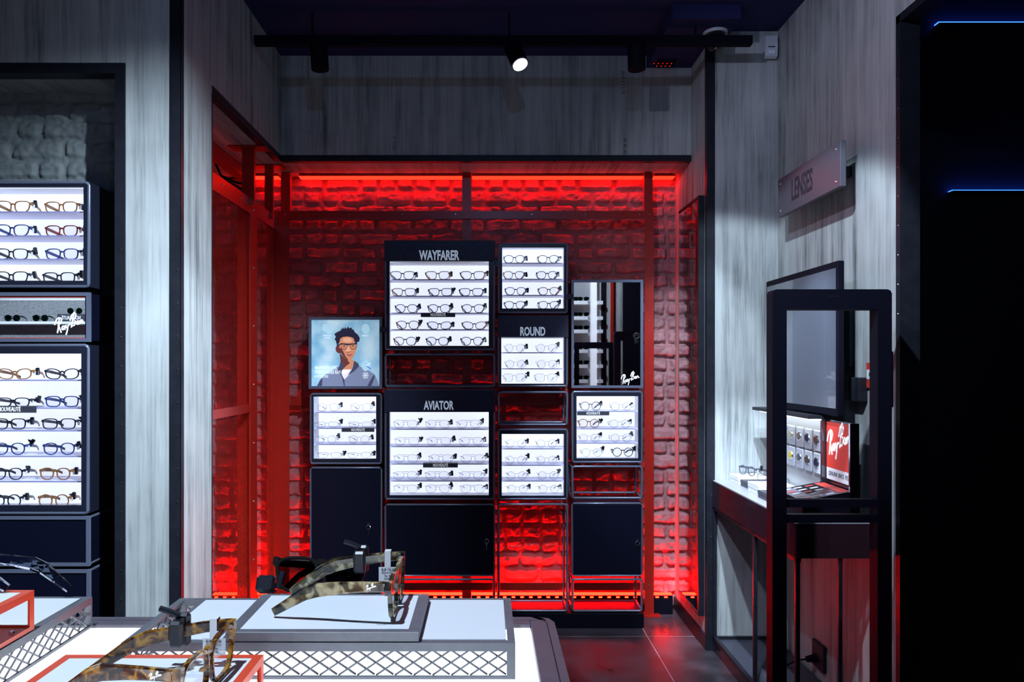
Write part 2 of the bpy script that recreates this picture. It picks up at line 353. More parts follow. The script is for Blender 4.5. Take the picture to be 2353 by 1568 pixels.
# ------------------------------------------------------------------ brick relief (one mesh per wall face)
def vnoise(x, y, seed):
    xi = np.floor(x).astype(np.int64); yi = np.floor(y).astype(np.int64); fx = x-xi; fy = y-yi
    fx = fx*fx*(3-2*fx); fy = fy*fy*(3-2*fy)
    def h(a, b):
        q = (a*374761393 + b*668265263 + seed*974634777) & 0xffffffff; q = ((q ^ (q >> 13))*1274126177) & 0xffffffff
        return ((q ^ (q >> 16)) & 0xffff)/65535.0
    return (h(xi, yi)*(1-fx)+h(xi+1, yi)*fx)*(1-fy) + (h(xi, yi+1)*(1-fx)+h(xi+1, yi+1)*fx)*fy
def brickwall(name, x0, x1, z0, z1, Y, pitch, blen, m, seed=1, res=0.0065, depth=0.027):
    nx = int((x1-x0)/res)+1; nz = int((z1-z0)/res)+1
    X, Z = np.meshgrid(np.linspace(x0, x1, nx), np.linspace(z0, z1, nz))
    wx = X + 0.010*(vnoise(X*22, Z*22, seed+3)-.5); wz = Z + 0.010*(vnoise(X*18, Z*18, seed+9)-.5) + .004*(vnoise(X*70, Z*70, seed+5)-.5)
    row = np.floor((wz+3*pitch)/pitch).astype(np.int64); fz = (wz+3*pitch)/pitch - row
    offs = np.where(row % 2 == 0, 0.0, 0.5)*blen + 0.10*((row*7919 % 13)/13.0)*blen
    u = (wx + 20*blen + offs)/blen; bi = np.floor(u).astype(np.int64); fu = u-bi
    rnd = (((bi*73856093) ^ (row*19349663)) & 1023)/1023.0
    split = rnd > 0.55                                 # some stretchers are two headers
    fu2 = np.where(split, (fu*2) % 1.0, fu); L2 = np.where(split, blen/2, blen)
    mort = 0.0050
    dx = np.minimum(fu2, 1-fu2)*L2 - mort; dz = np.minimum(fz, 1-fz)*pitch - mort
    cr = 0.016                                         # rounded corners
    ax = np.maximum(cr-dx, 0); az = np.maximum(cr-dz, 0); d = cr - np.sqrt(ax*ax+az*az)
    d = np.minimum(d, np.minimum(dx, dz)); d = d - 0.0045*vnoise(X*45, Z*45, seed+21)
    t = np.clip(d/0.009, 0, 1); t = t*t*(3-2*t)
    h = t*depth*(0.75+0.5*(((bi*31+row*17+np.where(split, (fu*2).astype(int), 0)*5) % 11)/11.0))
    h = h + t*0.010*(vnoise(X*26, Z*34, seed+2)-.5) + 0.007*(vnoise(X*60, Z*70, seed+4)-.5) + 0.005*(vnoise(X*150, Z*150, seed+6)-.5)
    co = np.stack([X, Y-h, Z], -1).reshape(-1, 3).astype(np.float32)
    I = np.arange(nx*nz).reshape(nz, nx); q = np.stack([I[:-1, :-1], I[:-1, 1:], I[1:, 1:], I[1:, :-1]], -1).reshape(-1, 4)
    me = bpy.data.meshes.new(name); me.vertices.add(len(co)); me.vertices.foreach_set('co', co.ravel())
    me.loops.add(q.size); me.loops.foreach_set('vertex_index', q.ravel().astype(np.int32))
    me.polygons.add(len(q)); me.polygons.foreach_set('loop_start', np.arange(0, q.size, 4, dtype=np.int32))
    me.update(calc_edges=True); me.validate(); me.materials.append(m)
    me.polygons.foreach_set('use_smooth', np.ones(len(q), dtype=bool))
    o = bpy.data.objects.new(name, me); COL.objects.link(o); o['kind'] = 'structure'; return o

# ================================================================== SETTING
CEIL = CZ + 1.612; HEADZ = CZ + 1.064; XL, XR = -1.076, 1.06; YH = 3.85; YP = 2.594; YR = 3.568; XW = 1.40; YB = 4.19; YO = 2.53
fl = struct('floor', bx(-4.2, 5, -2.2, 4.4, -0.05, 0), M_floor)
struct('ceiling', bx(-4.2, XW, -2.2, 4.4, CEIL, CEIL+0.05), M_ceil)
# front-left wall with its niche opening; the left wall with the side opening
nx1 = PX(289, YP); nz1 = PZ(146, YP)
w = MB(); w.box(-4.2, XL, YP, YP+0.03, nz1, CEIL); w.box(nx1, XL, YP, YP+0.03, 0, nz1)
w.box(XL-0.0001, XL-0.03, YP+0.03, YH, HEADZ, CEIL); w.box(XL-0.03, XL, YP+0.03, 2.889, 0, HEADZ)
wl = struct('wall_left', w, M_conc)
wb = struct('wall_back', bx(XL-0.03, XR+0.3, YH, YH+0.03, HEADZ, CEIL), M_conc)
w = MB(); w.box(XR, XR+0.03, YR+0.03, 4.25, 0, CEIL); w.box(XR, XW+0.03, YR, YR+0.03, 0, CEIL); w.box(XW, XW+0.06, YO, YR, 0, CEIL)
w.box(XW, XW+0.06, -2.2, YO, CZ+1.19, CEIL); wr = struct('wall_right', w, M_conc)
struct('wall_niche_soffit', MB().box(-1.80, XL-0.034, 2.872, 4.25, HEADZ+0.001, HEADZ+0.03).box(XL-0.034, XR, YH+0.034, 4.25, HEADZ+0.001, HEADZ+0.03), M_concy)
struct('wall_niche_left', bx(-1.83, -1.80, 2.872, 4.25, 0, HEADZ), M_conc)
brickwall('wall_brick', -1.80, XR, 0.0, HEADZ, YB+0.012, 0.0788, 0.205, M_brickc, seed=3)
struct('wall_brick_backing', bx(-1.80, XR+0.03, YB+0.02, YB+0.06, 0, HEADZ+0.05), M_brickc)
# left niche
NB = 2.83
struct('wall_niche_backing', bx(-4.2, XL-0.034, NB+0.016, NB+0.036, 0, CEIL), M_conc)  # unseen backing added to stop red light leaking into the niche
brickwall('wall_niche_brick', -2.3, XL-0.05, 0.9, nz1+0.1, NB, 0.0745, 0.20, M_brickg, seed=11, depth=0.012)
struct('wall_niche_top', bx(-2.3, nx1+0.02, YP+0.03, NB+0.02, nz1-0.02, nz1+0.01), M_concy)
struct('wall_niche_side', bx(nx1+0.0, nx1+0.02, YP+0.03, NB+0.02, 0, nz1), M_blkmatte)
# trims
def rivets(parent, pts, d, r=0.0035):
    """small dome rivets, d = outward normal"""
    for p in pts:
        b = MB(); q = Vector(p); b.cyl(q, q + Vector(d)*0.002, r, r*0.6, 8); b.build('rivet', M_steelbr, parent)
t = MB(); t.box(XL-0.0375, XL+0.002, YP-0.003, YP, 0, CEIL); t.box(XL, XL+0.003, YP-0.003, YP+0.022, 0, CEIL)
t1 = struct('trim_1', t, M_blk); rivets(t1, [(XL-0.010, YP-0.003, 0.2+0.116*i) for i in range(24)], (0, -1, 0))
fw = 0.036
t = MB(); t.box(-2.4, nx1, YP-0.006, YP+0.05, nz1-fw, nz1); t.box(nx1-fw, nx1, YP-0.006, YP+0.05, 0, nz1-fw)
t2 = struct('trim_2', t, M_blk); rivets(t2, [(nx1-0.014, YP-0.006, 0.25+0.102*i) for i in range(20)], (0, -1, 0))
t = MB(); t.box(XL-0.034, XL+0.002, 2.889, YH, HEADZ-0.002, HEADZ+0.03); t.box(XL-0.034, XL+0.002, 2.885, 2.892, 0, HEADZ)
t3 = struct('trim_3', t, M_blk)
t = MB(); t.box(XL, XR, YH-0.004, YH+0.034, HEADZ-0.002, HEADZ+0.030); t4 = struct('trim_4', t, M_blk)
rivets(t4, [P(x, 371, YH-0.005) for x in (1274, 1318, 1362, 1405, 1450, 1493)], (0, -1, 0), 0.004)
t = MB(); t.box(XR-0.003, XR+0.036, YR-0.004, YR, 0, CZ+1.549); t.box(XR-0.003, XR, YR, YR+0.03, 0, CZ+1.549)
t5 = struct('trim_5', t, M_blk); rivets(t5, [(XR+0.02, YR-0.004, 0.25+0.0995*i) for i in range(26)], (0, -1, 0))
t = MB(); t.box(XW-0.003, XW+0.065, YO-0.025, YO, 0, CZ+1.19); t.box(XW-0.003, XW+0.065, -2.2, YO, CZ+1.165, CZ+1.192)
t6 = struct('trim_6', t, M_blk)
rivets(t6, [(XW-0.003, YO-0.012, 0.25+0.1*i) for i in range(23)], (-1, 0, 0))
struct('baseboard_right', bx(XR-0.008, XR, YR+0.002, 4.18, 0, 0.07), M_blk)
struct('ceiling_bulkhead', MB().box(0.827, XR, 3.3, YH, CZ+1.549, CEIL).box(XR, 1.13, 3.3, YR-0.006, CZ+1.549, CEIL), M_ceil)
# stencilled board marks on the concrete
for (s, x, y, Y, sz) in (('85 85  85', 1436, 337, YH, 0.024), ('77  57201', 905, 330, YH, 0.022), ('0574 2 7 5 77', 1431, 190, YH, 0.024)):
    text('stencil_mark', s, sz, M_ink, wb, (PX(x, Y-0.002), Y-0.001, PZ(y, Y)), rot=(PI/2, PI/2, 0), sx=0.9, bold=0, ext=0.0003)
# dark space beyond the doorway
w = MB(); w.box(XW+0.06, 5.0, 3.2, 3.25, 0, 3.2); w.box(4.95, 5.0, -2.2, 3.2, 0, 3.2)
struct('wall_outside', w, mat('outside_black', (0.012, 0.012, 0.018), 0.7))
struct('ceiling_outside', bx(XW+0.06, 5.0, -2.2, 3.2, CEIL+0.1, CEIL+0.15), M_ceil)
for (y, x0, h, lab) in ((437, 2187, 0.004, 'thin blue light line low on the dark wall outside the doorway'), (52, 2155, 0.006, 'blue light line washing the dark wall near the top outside')):
    r = thing('light_strip', lab, 'light strip', P(x0, y, 3.17), group=None)
    z = PZ(y, 3.17); x = PX(x0, 3.17)
    bx(x, 3.6, 3.16, 3.199, z-0.012, z-0.004).build('channel', M_blkmatte, r)
    bx(x, 3.6, 3.165, 3.195, z-0.004, z-0.004+h).build('diffuser', M_blue, r)

# ================================================================== RED STEEL FRAME WITH MESH
FY = 4.06
def bolt(parent, x, y, z, d=(0, -1, 0), r=0.0055):
    q = Vector((x, y, z)); b = MB(); b.cyl(q, q+Vector(d)*0.004, r, r*0.55, 10); b.build('bolt', M_bolt, parent)
def mesh_xz(x0, x1, z0, z1, Y, px=0.0142, pz=0.0095, w=0.0011, th=0.0010, plane='xz'):
    """expanded metal: two families of thin diagonal strands clipped to a rectangle"""
    b = MB(); s = pz/px
    Hh = z1-z0; Wd = x1-x0
    n = int((Wd + Hh/s)/px)+2
    for sg in (1, -1):
        for i in range(n):
            # line x = xs + t, z = z0 + s*t  (sg=1) clipped to the rectangle
            xs = x0 - Hh/s + i*px
            ta = max(0, x0-xs); tb = min(Hh/s, x1-xs)
            if tb-ta < px*0.3: continue
            a = (xs+ta, z0+s*ta); c = (xs+tb, z0+s*tb)
            if sg < 0: a = (x0+x1-a[0], a[1]); c = (x0+x1-c[0], c[1])
            dx, dz = c[0]-a[0], c[1]-a[1]; d = math.hypot(dx, dz); ox, oz = -dz/d*w/2, dx/d*w/2
            yy = Y + (0 if sg > 0 else th)
            b.prism([(a[0]+ox, a[1]+oz), (a[0]-ox, a[1]-oz), (c[0]-ox, c[1]-oz), (c[0]+ox, c[1]+oz)], yy, yy+th, plane)
    return b
fr = thing('mesh_partition', 'tall red steel frame with expanded mesh standing before the brick wall', 'metal frame', (0, FY, 0))
lx0, lx1 = PX(628, FY), PX(665, FY); rx0, rx1 = PX(1481, FY), PX(1502, FY); mx0, mx1 = PX(1062, FY+.02), PX(1083, FY+.02)
tz0, tz1 = PZ(503, FY), PZ(485, FY)
b = bx(lx0, lx1, FY-0.004, FY+0.002, 0.004, tz1).box(lx0, lx0+0.006, FY, FY+0.05, 0.004, tz1); b.build('post', M_red, fr)
b = bx(rx0, rx1, FY-0.004, FY+0.002, 0.004, tz1).box(rx1-0.005, rx1, FY+0.002, FY+0.05, 0.004, tz1); b.build('post', M_red, fr)
bx(rx0-0.01, rx1+0.035, FY-0.03, FY+0.06, 0.0, 0.006).build('foot_plate', M_red, fr)
bx(lx0-0.02, lx1+0.03, FY-0.03, FY+0.06, 0.0, 0.006).build('foot_plate', M_red, fr)
bx(mx0, mx1, FY+0.016, FY+0.045, 0.0, HEADZ-0.004).build('post', M_red, fr)
for (a, c) in ((645, 666), (1481, 1500)):
    bx(PX(a, FY), PX(c, FY), FY+0.004, FY+0.04, tz1-0.03, HEADZ-0.004).build('hanger', M_red, fr)
bx(lx1, rx0, FY-0.0035, FY+0.002, tz0, tz1).box(lx1, rx0, FY, FY+0.03, tz1-0.004, tz1).build('rail', M_red, fr)
bx(lx1, rx0, FY-0.0035, FY+0.004, PZ(1357, FY), PZ(1340, FY)).build('rail', M_red, fr)
bx(lx1, rx0, FY+0.010, FY+0.022, PZ(932, FY), PZ(912, FY)).build('rail', M_red, fr)
mb = mesh_xz(lx1-0.004, rx0+0.004, PZ(1345, FY), tz0+0.004, FY+0.005)
mb.build('mesh_panel', M_red, fr)
for y in (493, 615, 737, 858, 980, 1102, 1224, 1345):
    bolt(fr, PX(1491, FY), FY-0.004, PZ(y, FY)); bolt(fr, PX(656, FY), FY-0.004, PZ(y, FY)) 
for x in (803, 925, 1047, 1222, 1345, 1469): bolt(fr, PX(x, FY), FY-0.0035, PZ(493, FY))
# side frame along the left opening
SX = -1.165
sf = thing('mesh_partition', 'red steel side frame with fine mesh behind the left wall opening', 'metal frame', (SX, 3.4, 0))
z1 = 2.19
bx(SX-0.003, SX+0.003, 2.72, FY-0.005, z1-0.07, z1).box(SX-0.05, SX+0.003, 2.72, FY-0.005, z1, z1+0.006).build('rail', M_red, sf)
bx(SX-0.003, SX+0.003, 2.72, 3.66, 1.145, 1.185).build('rail', M_red, sf)
bx(SX-0.003, SX+0.003, 2.72, FY-0.005, 0.10, 0.15).build('rail', M_red, sf)
def yat(px): return SX*F/(px-HX)
bx(SX-0.004, SX+0.004, yat(574), yat(589), 0, z1).box(SX-0.075, SX-0.004, yat(580), yat(580)+0.006, 0, z1).build('post', M_red, sf)
bx(SX-0.03, SX+0.004, FY-0.05, FY-0.044, 0, z1).build('post', M_red, sf)
for (a, c) in ((556, 584), (608, 627)):
    yy = yat((a+c)/2)
    bx(PX(a, yy), PX(c, yy), yy, yy+0.02, z1-0.03, HEADZ-0.002).build('hanger', M_red, sf)
    bx(PX(a, yy)-0.06, PX(c, yy)+0.06, yy-0.03, yy+0.06, HEADZ-0.006, HEADZ).build('ceiling_plate', M_red, sf)
mesh_xz(2.74, FY-0.06, 0.15, z1-0.06, SX-0.006, px=0.020, pz=0.0125, w=0.0007, plane='yz').build('mesh_panel', M_red, sf)
for i in range(8): bolt(sf, SX+0.004, yat(581), 0.29*i+0.12, (1, 0, 0))
for yy in (2.95, 3.25, 3.5, 3.62, 3.66): bolt(sf, SX+0.003, yy, z1-0.02, (1, 0, 0))
bx(-1.36, -1.30, 2.75, 4.10, HEADZ-0.055, HEADZ-0.004).build('ceiling_beam', M_red, sf)
c = MB(); c.smooth = True
c.tube([(-1.38, 3.70, 2.43), (-1.34, 3.72, 2.33), (-1.27, 3.74, 2.30), (-1.20, 3.72, 2.285), (-1.19, 3.70, 2.33)], 0.006, 6)
c.tube([(-1.32, 3.70, 2.31), (-1.25, 3.73, 2.27), (-1.19, 3.74, 2.24)], 0.005, 6)
tag(c.build('power_cable', M_blkmatte), 'black cable slung below the red lit soffit at upper left', 'cable')
# LED strips: long diffusers on black channels, the low one with single LEDs
def led(name_label, x0, x1, Y, z, down=True, Y2=None):
    r = thing('led_strip', name_label, 'light strip', ((x0+x1)/2, Y, z))
    if down:
        bx(x0, x1, Y-0.03, Y+0.030, z, z+0.010).build('channel', M_red, r); bx(x0, x1, Y-0.029, Y+0.029, z-0.006, z).build('diffuser', M_led, r)
    return r
yt = 4.13
zt = HEADZ-0.014
led('left half of the red light line glowing under the niche soffit', PX(690, yt), PX(1062, yt), yt, zt)
led('right half of the red light line glowing under the niche soffit', PX(1085, yt), PX(1478, yt), yt, zt)
led('short red light line in the right corner under the soffit', PX(1500, yt), PX(1548, yt), yt, zt)
led('short red light line left of the frame under the soffit', PX(585, yt), PX(642, yt), yt, zt)
for (x0, x1, lab) in ((1500, 1546, 'short row of red LEDs at the foot of the right corner'), (690, 1478, 'long row of red LEDs along the foot of the brick wall'), (487, 640, 'row of red LEDs at the floor in the left recess')):
    yb = 4.082; X0, X1 = PX(x0, yb), PX(x1, yb); z = PZ(1371, yb)
    r = thing('led_strip', lab, 'light strip', ((X0+X1)/2, yb, 0), group='red LED rows at the floor')
    bx(X0, X1, yb, yb+0.05, 0.0, z+0.004).build('channel', M_blkmatte, r)
    bx(X0, X1, yb+0.008, yb+0.046, z+0.004, z+0.008).build('diffuser', M_ledlow, r)
    n = int((X1-X0)/0.048)
    e = bx(-0.009, 0.009, -0.003, 0, -0.0035, 0.0035).mesh('led', M_leddot)
    for i in range(n):
        o = bpy.data.objects.new('led', e); COL.objects.link(o); o.parent = r; o.location = (X0+0.024+i*0.048-(X0+X1)/2, -0.0005, z-0.004)
# ================================================================== EYEWEAR
def outline(style, n=28):
    pts = []
    for i in range(n):
        th = 2*PI*i/n; c, s_ = math.cos(th), math.sin(th)
        def se(a, b, p): return (a*math.copysign(abs(c)**(2/p), c), b*math.copysign(abs(s_)**(2/p), s_))
        if style in ('wayfarer',):
            x, z = se(.0255, .0195, 3.0); x *= 1 + 0.13*z/.0195; x += 0.002*(z/.0195)
        elif style == 'square': x, z = se(.0250, .0180, 3.2); x *= 1 + 0.07*z/.018
        elif style == 'rect': x, z = se(.0260, .0150, 3.0); x *= 1 + 0.08*z/.015
        elif style == 'panto': x, z = se(.0235, .0200, 2.3); x *= 1 + 0.08*z/.02
        elif style == 'cat': x, z = se(.0260, .0175, 2.5); z += 0.10*x; 
        elif style == 'round': x, z = se(.0225, .0220, 2.0)
        elif style == 'aviator': x, z = se(.0275, .0215, 2.3); k = (1 - z/.0215)/2; x = x*(1-0.20*k*k) + 0.003*k
        elif style == 'hexa': x, z = se(.0250, .0210, 4.0)
        else: x, z = se(.024, .018, 2.4)
        pts.append((x, z))
    return pts
def grow(pts, t):
    out = []; n = len(pts)
    for i in range(n):
        a, b = pts[i-1], pts[(i+1) % n]; dx, dz = b[0]-a[0], b[1]-a[1]; d = math.hypot(dx, dz) or 1
        out.append((pts[i][0]+dz/d*t, pts[i][1]-dx/d*t))
    return out
STY = {}
def style_meshes(style, wire, n=28):
    """meshes of one model of glasses; front faces -Y, rests on z=0, temples run to +Y"""
    key = (style, wire, n)
    if key in STY: return STY[key]
    o = outline(style, n); zc = -min(p[1] for p in o) + (0.003 if not wire else 0.001); cx = max(-min(p[0] for p in o), 0.022) + (0.0085 if not wire else 0.0095)
    th = 0.0030 if not wire else 0.0009; dp = 0.0020 if not wire else 0.0007
    f = MB(); lenses = []
    for sg in (1, -1):
        pts = [(sg*(p[0]+cx), p[1]+zc) for p in o]
        if sg < 0: pts = pts[::-1]
        w = lambda t: grow(pts, t)
        f.ring(w(-0.0004), w(th), -dp, dp)
        lenses.append(MB().prism(w(0.0), -0.0005, 0.0005))
    xm = max(p[0] for p in o)+cx; zt = zc + 0.55*max(p[1] for p in o)
    inner = cx + min(p[0] for p in o) - th*0.4
    if not wire:
        f.prism([(-inner-.001, zt-.001), (-inner*.4, zt+.002), (inner*.4, zt+.002), (inner+.001, zt-.001), (inner+.001, zt-.007), (inner*.4, zt-.0035), (-inner*.4, zt-.0035), (-inner-.001, zt-.007)], -dp, dp)
        for sg in (1, -1): f.box(sg*(xm+th*0.3), sg*(xm+0.007), -dp, 0.006, zt-0.003, zt+0.005, b=0.001)
    else:
        f.tube([(-inner, 0, zt-.004), (-inner*.5, -.002, zt+.0005), (inner*.5, -.002, zt+.0005), (inner, 0, zt-.004)], 0.0009, 5)
        if style == 'aviator': f.tube([(-inner-.006, 0, zt+.0085), (0, -.001, zt+.0085), (inner+.006, 0, zt+.0085)], 0.0009, 5)
        for sg in (1, -1):
            f.tube([(sg*xm, 0, zt), (sg*(xm+.005), 0.001, zt+.001), (sg*(xm+.006), .006, zt+.001)], 0.0011, 5)
            f.tube([(sg*(inner+.001), .001, zc), (sg*(inner-.001), .006, zc-.002), (sg*(inner+.001), .006, zc-.007)], 0.0008, 4)
    hx = xm+0.0055
    tmp = []
    for sg in (1, -1):
        tb = MB(); zz = zt+0.001
        L1 = 0.092; path = [(sg*hx, 0.004, zz), (sg*(hx+.001), 0.035, zz-0.003), (sg*(hx-.006), L1*0.8, zz-0.010), (sg*(hx-.012), L1, zz-0.015), (sg*(hx-.020), L1+0.020, max(zz-0.027, .006)), (sg*(hx-.028), L1+0.034, 0.0045)]
        if not wire: tb.bar(path, [.0018, .0016, .0014, .0016, .0017, .0014], [.0052, .0056, .0048, .0042, .0042, .0030])
        else:
            tb.tube(path[:4], 0.0009, 5); tb.tube(path[3:], 0.0017, 6)
        tmp.append(tb)
    STY[key] = dict(front=f.mesh('frame_front', None), l=[q.mesh('lens', M_lens) for q in lenses], t=[q.mesh('temple', None) for q in tmp], hx=hx, zt=zt, zc=zc, cx=cx, w=2*xm)
    return STY[key]
def inst(name, me, parent, m=None):
    o = bpy.data.objects.new(name, me)
    COL.objects.link(o); o.parent = parent
    if m is not None:
        if len(me.materials) == 0: me.materials.append(m)
        o.material_slots[0].link = 'OBJECT'; o.material_slots[0].material = m
    return o
tagmesh = None
def sec_tag_mesh(v):
    b = MB(); b.box(-.0065, .0065, .0, .010, -.014, .014, b=.002); b.box(-.014, -.005, .001, .008, -.002, .007, b=.0015)
    b.tube([(-.013, .004, .002), (-.018, .006, .004)], 0.0022, 6); return b.mesh('security_tag', M_plastic)
SECT = sec_tag_mesh(0)
PRT = MB().box(0, 0.010, 0, 0.0005, -0.012, 0.004).mesh('price_tag', M_tag)
def glasses(x, y, z, style, colour, label, group, wire=False, rz=0.0, sc=1.0, tagk='b', rnd=None, seg=24, lensm=None, price=True):
    S = style_meshes(style, wire, seg)
    r = thing('eyeglasses', label, 'eyeglasses', (x, y, z), rz, group); r.scale = (sc, sc, sc)
    m = FR[colour] if isinstance(colour, str) else colour
    fo = inst('frame_front', S['front'], r, m)
    for q in S['l']: inst('lens', q, r, lensm or M_lens)
    tm = m if not wire else FR['gunmetal']
    for q in S['t']: inst('temple', q, r, tm)
    rn = rnd or random
    if tagk:
        o = inst('security_tag', SECT, r); hx = S['hx']; 
        o.location = (hx+rn.uniform(.004, .010), rn.uniform(0.012, .03), S['zt']+rn.uniform(-.004, .010)); o.rotation_euler = (rn.uniform(-.2, .2), rn.choice((0, 0.1, -.1, 0.5, -.2)), rn.uniform(-.5, .5))
        if price: o2 = inst('price_tag', PRT, r); o2.location = (hx-.004+rn.uniform(-.002, .003), .012, S['zt']-.004)
    return r

# ================================================================== DISPLAY CASES
CY = 3.864; CB = 4.04
ORD = ['first', 'second', 'third', 'fourth', 'fifth', 'sixth', 'seventh']
def tubeframe(b, x0, x1, z0, z1, Y, r=0.0065):
    b.tube([(x0+r, Y, z0+r), (x1-r, Y, z0+r), (x1-r, Y, z1-r), (x0+r, Y, z1-r)], r, 8, closed=True)
def opencage(r, x0, x1, z0, z1, Y0, Y1, rr=0.0062):
    """wire cage of round rods with softly rounded corners"""
    for Y in (Y0+rr, Y1-rr):
        b = MB(); b.smooth = True
        c = 0.012; q = [(x0+rr+c, z0+rr), (x1-rr-c, z0+rr), (x1-rr-c*.3, z0+rr+c*.3), (x1-rr, z0+rr+c), (x1-rr, z1-rr-c), (x1-rr-c*.3, z1-rr-c*.3), (x1-rr-c, z1-rr), (x0+rr+c, z1-rr), (x0+rr+c*.3, z1-rr-c*.3), (x0+rr, z1-rr-c), (x0+rr, z0+rr+c), (x0+rr+c*.3, z0+rr+c*.3)]
        b.tube([(a, Y, d) for a, d in q], rr, 8, closed=True)
        b.build('rod_frame', M_case, r)
    for (x, z) in ((x0+rr, z0+rr+.004), (x1-rr, z0+rr+.004), (x0+rr, z1-rr-.004), (x1-rr, z1-rr-.004)):
        b = MB(); b.smooth = True; b.tube([(x, Y0+rr, z), (x, Y1-rr, z)], rr*.9, 8); b.build('rod', M_case, r)
def case(rect, inner, label, cat='display case', header=None, Y=CY, YBk=CB, rows=(), lit=True):
    x0, y0, x1, y1 = rect; X0, X1, Z1, Z0 = PX(x0, Y), PX(x1, Y), PZ(y0, Y), PZ(y1, Y)
    r = thing('display_case', label, cat, ((X0+X1)/2, (Y+YBk)/2, Z0))
    ix0, iy0, ix1, iy1 = inner; a0, a1, b1, b0 = PX(ix0, Y), PX(ix1, Y), PZ(iy0, Y), PZ(iy1, Y)
    # door surround of flat black bars
    f = MB(); f.ring([(a0, b0), (a1, b0), (a1, b1), (a0, b1)], [(X0+.009, Z0+.009), (X1-.009, Z0+.009), (X1-.009, Z1-.009), (X0+.009, Z1-.009)], Y+.002, Y+.016)
    f.build('front_bezel', M_caseface, r)
    # outer shell
    s = MB(); s.box(X0+.004, X0+.009, Y+.01, YBk, Z0+.004, Z1-.004).box(X1-.009, X1-.004, Y+.01, YBk, Z0+.004, Z1-.004)
    s.box(X0+.009, X1-.009, Y+.01, YBk, Z0+.004, Z0+.009).box(X0+.009, X1-.009, Y+.01, YBk, Z1-.009, Z1-.004).box(X0+.009, X1-.009, YBk-.004, YBk, Z0+.009, Z1-.009)
    s.build('shell', M_caseface, r)
    for (xx0, xx1) in ((X0, X0), (X1, X1)): pass
    g = MB(); g.smooth = True; rr = .0062; c = .010
    q = [(X0+rr+c, Z0+rr), (X1-rr-c, Z0+rr), (X1-rr-c*.3, Z0+rr+c*.3), (X1-rr, Z0+rr+c), (X1-rr, Z1-rr-c), (X1-rr-c*.3, Z1-rr-c*.3), (X1-rr-c, Z1-rr), (X0+rr+c, Z1-rr), (X0+rr+c*.3, Z1-rr-c*.3), (X0+rr, Z1-rr-c), (X0+rr, Z0+rr+c), (X0+rr+c*.3, Z0+rr+c*.3)]
    g.tube([(a, Y+rr, d) for a, d in q], rr, 8, closed=True); g.build('rod_frame', M_case, r)
    if lit:
        e = .012
        i0, i1, j0, j1 = X0+.010, X1-.010, Z0+.010, Z1-.010
        if header: j1 = PZ(header[1], Y)
        li = MB(); li.box(i0, i0+.002, Y+.017, YBk-.006, j0, j1).box(i1-.002, i1, Y+.017, YBk-.006, j0, j1).box(i0, i1, Y+.017, YBk-.006, j0, j0+.002).box(i0, i1, Y+.017, YBk-.006, j1-.002, j1)
        li.build('lining', M_white, r)
        bx(i0+.002, i1-.002, YBk-.010, YBk-.006, j0+.002, j1-.002).build('light_panel', M_panel, r)
        # LED bars round the inside of the front opening
        ld = MB(); ld.box(a0-.006, a1+.006, Y+.018, Y+.026, b1+.002, b1+.005).box(a0-.007, a0-.004, Y+.018, Y+.026, b0, b1).box(a1+.004, a1+.007, Y+.018, Y+.026, b0, b1)
        ld.build('led_bar', M_caseled, r)
        for yy in rows:
            z = PZ(yy, Y+.03)
            if z < b0-.004: z = Z0+.014
            sh = MB().box(i0+.003, i1-.003, Y+.032, YBk-.011, z-.004, z).build('shelf', M_shelf, r)
            MB().box(i0+.003, i1-.003, Y+.0295, Y+.032, z-.0048, z).build('shelf_edge', M_shelfedge, sh, off=r.location)
    if header:
        hx0, hx1 = PX(x0, Y-.004), PX(x1, Y-.004); hz1, hz0 = PZ(header[0], Y-.004), PZ(header[1], Y-.004)
        hp = bx(hx0, hx1, Y-.008, Y-.001, hz0, hz1).build('header_panel', M_head, r)
        tx = text('lettering', header[2], header[4]*1.04, M_letter, r, (PX(header[3][0], Y-.008), Y-.0085, PZ(header[3][1], Y-.008)), sx=0.58, bold=0.034)
        gm = MB(); st = header[5]; wr = st != 'wayfarer'
        oo = outline(st, 24)
        for cxp in header[6]:
            for sg in (1, -1):
                k = header[7]
                pts = [((sg*(p[0]+.031))*k + PX(cxp, Y-.008), p[1]*k + PZ(header[8], Y-.008)) for p in oo]
                if sg < 0: pts = pts[::-1]
                gm.ring(pts, grow(pts, 0.0010 if wr else 0.0026), Y-.0086, Y-.008)
            gm.box(PX(cxp, Y)-.006*k, PX(cxp, Y)+.006*k, Y-.0086, Y-.008, PZ(header[8], Y)+.009*k, PZ(header[8], Y)+.011*k)
        gm.build('printed_outlines', M_ghost, r)
    return r
def fill(rows, cols, spec, place, group, Y=CY+.055, base=None, sc=1.0, cut=None, shelfY=None, floorz=None):
    """spec: [[(x px, style, colour, wire)...] per row]"""
    for i, row in enumerate(spec):
        z = PZ(rows[i], (shelfY or CY+.03))
        if floorz is not None and z < floorz: z = floorz
        for j, (x, style, colour, wire) in enumerate(row):
            kind = {'wayfarer': 'bold', 'square': 'square', 'rect': 'narrow', 'panto': 'rounded', 'cat': 'upswept', 'round': 'round', 'aviator': 'teardrop', 'hexa': 'squared'}[style]
            col = {2: ['left', 'right'], 3: ['left', 'middle', 'right']}[len(row)][j]
            lab = '%s %s %s glasses, %s on the %s shelf of the %s' % (colour, kind, 'wire' if wire else 'framed', col, ORD[i] if i < len(spec)-1 else 'bottom', place)
            glasses(PX(x, Y), Y, z+.0005, style, colour, lab, group, wire, rz=random.uniform(-.05, .05), sc=sc)
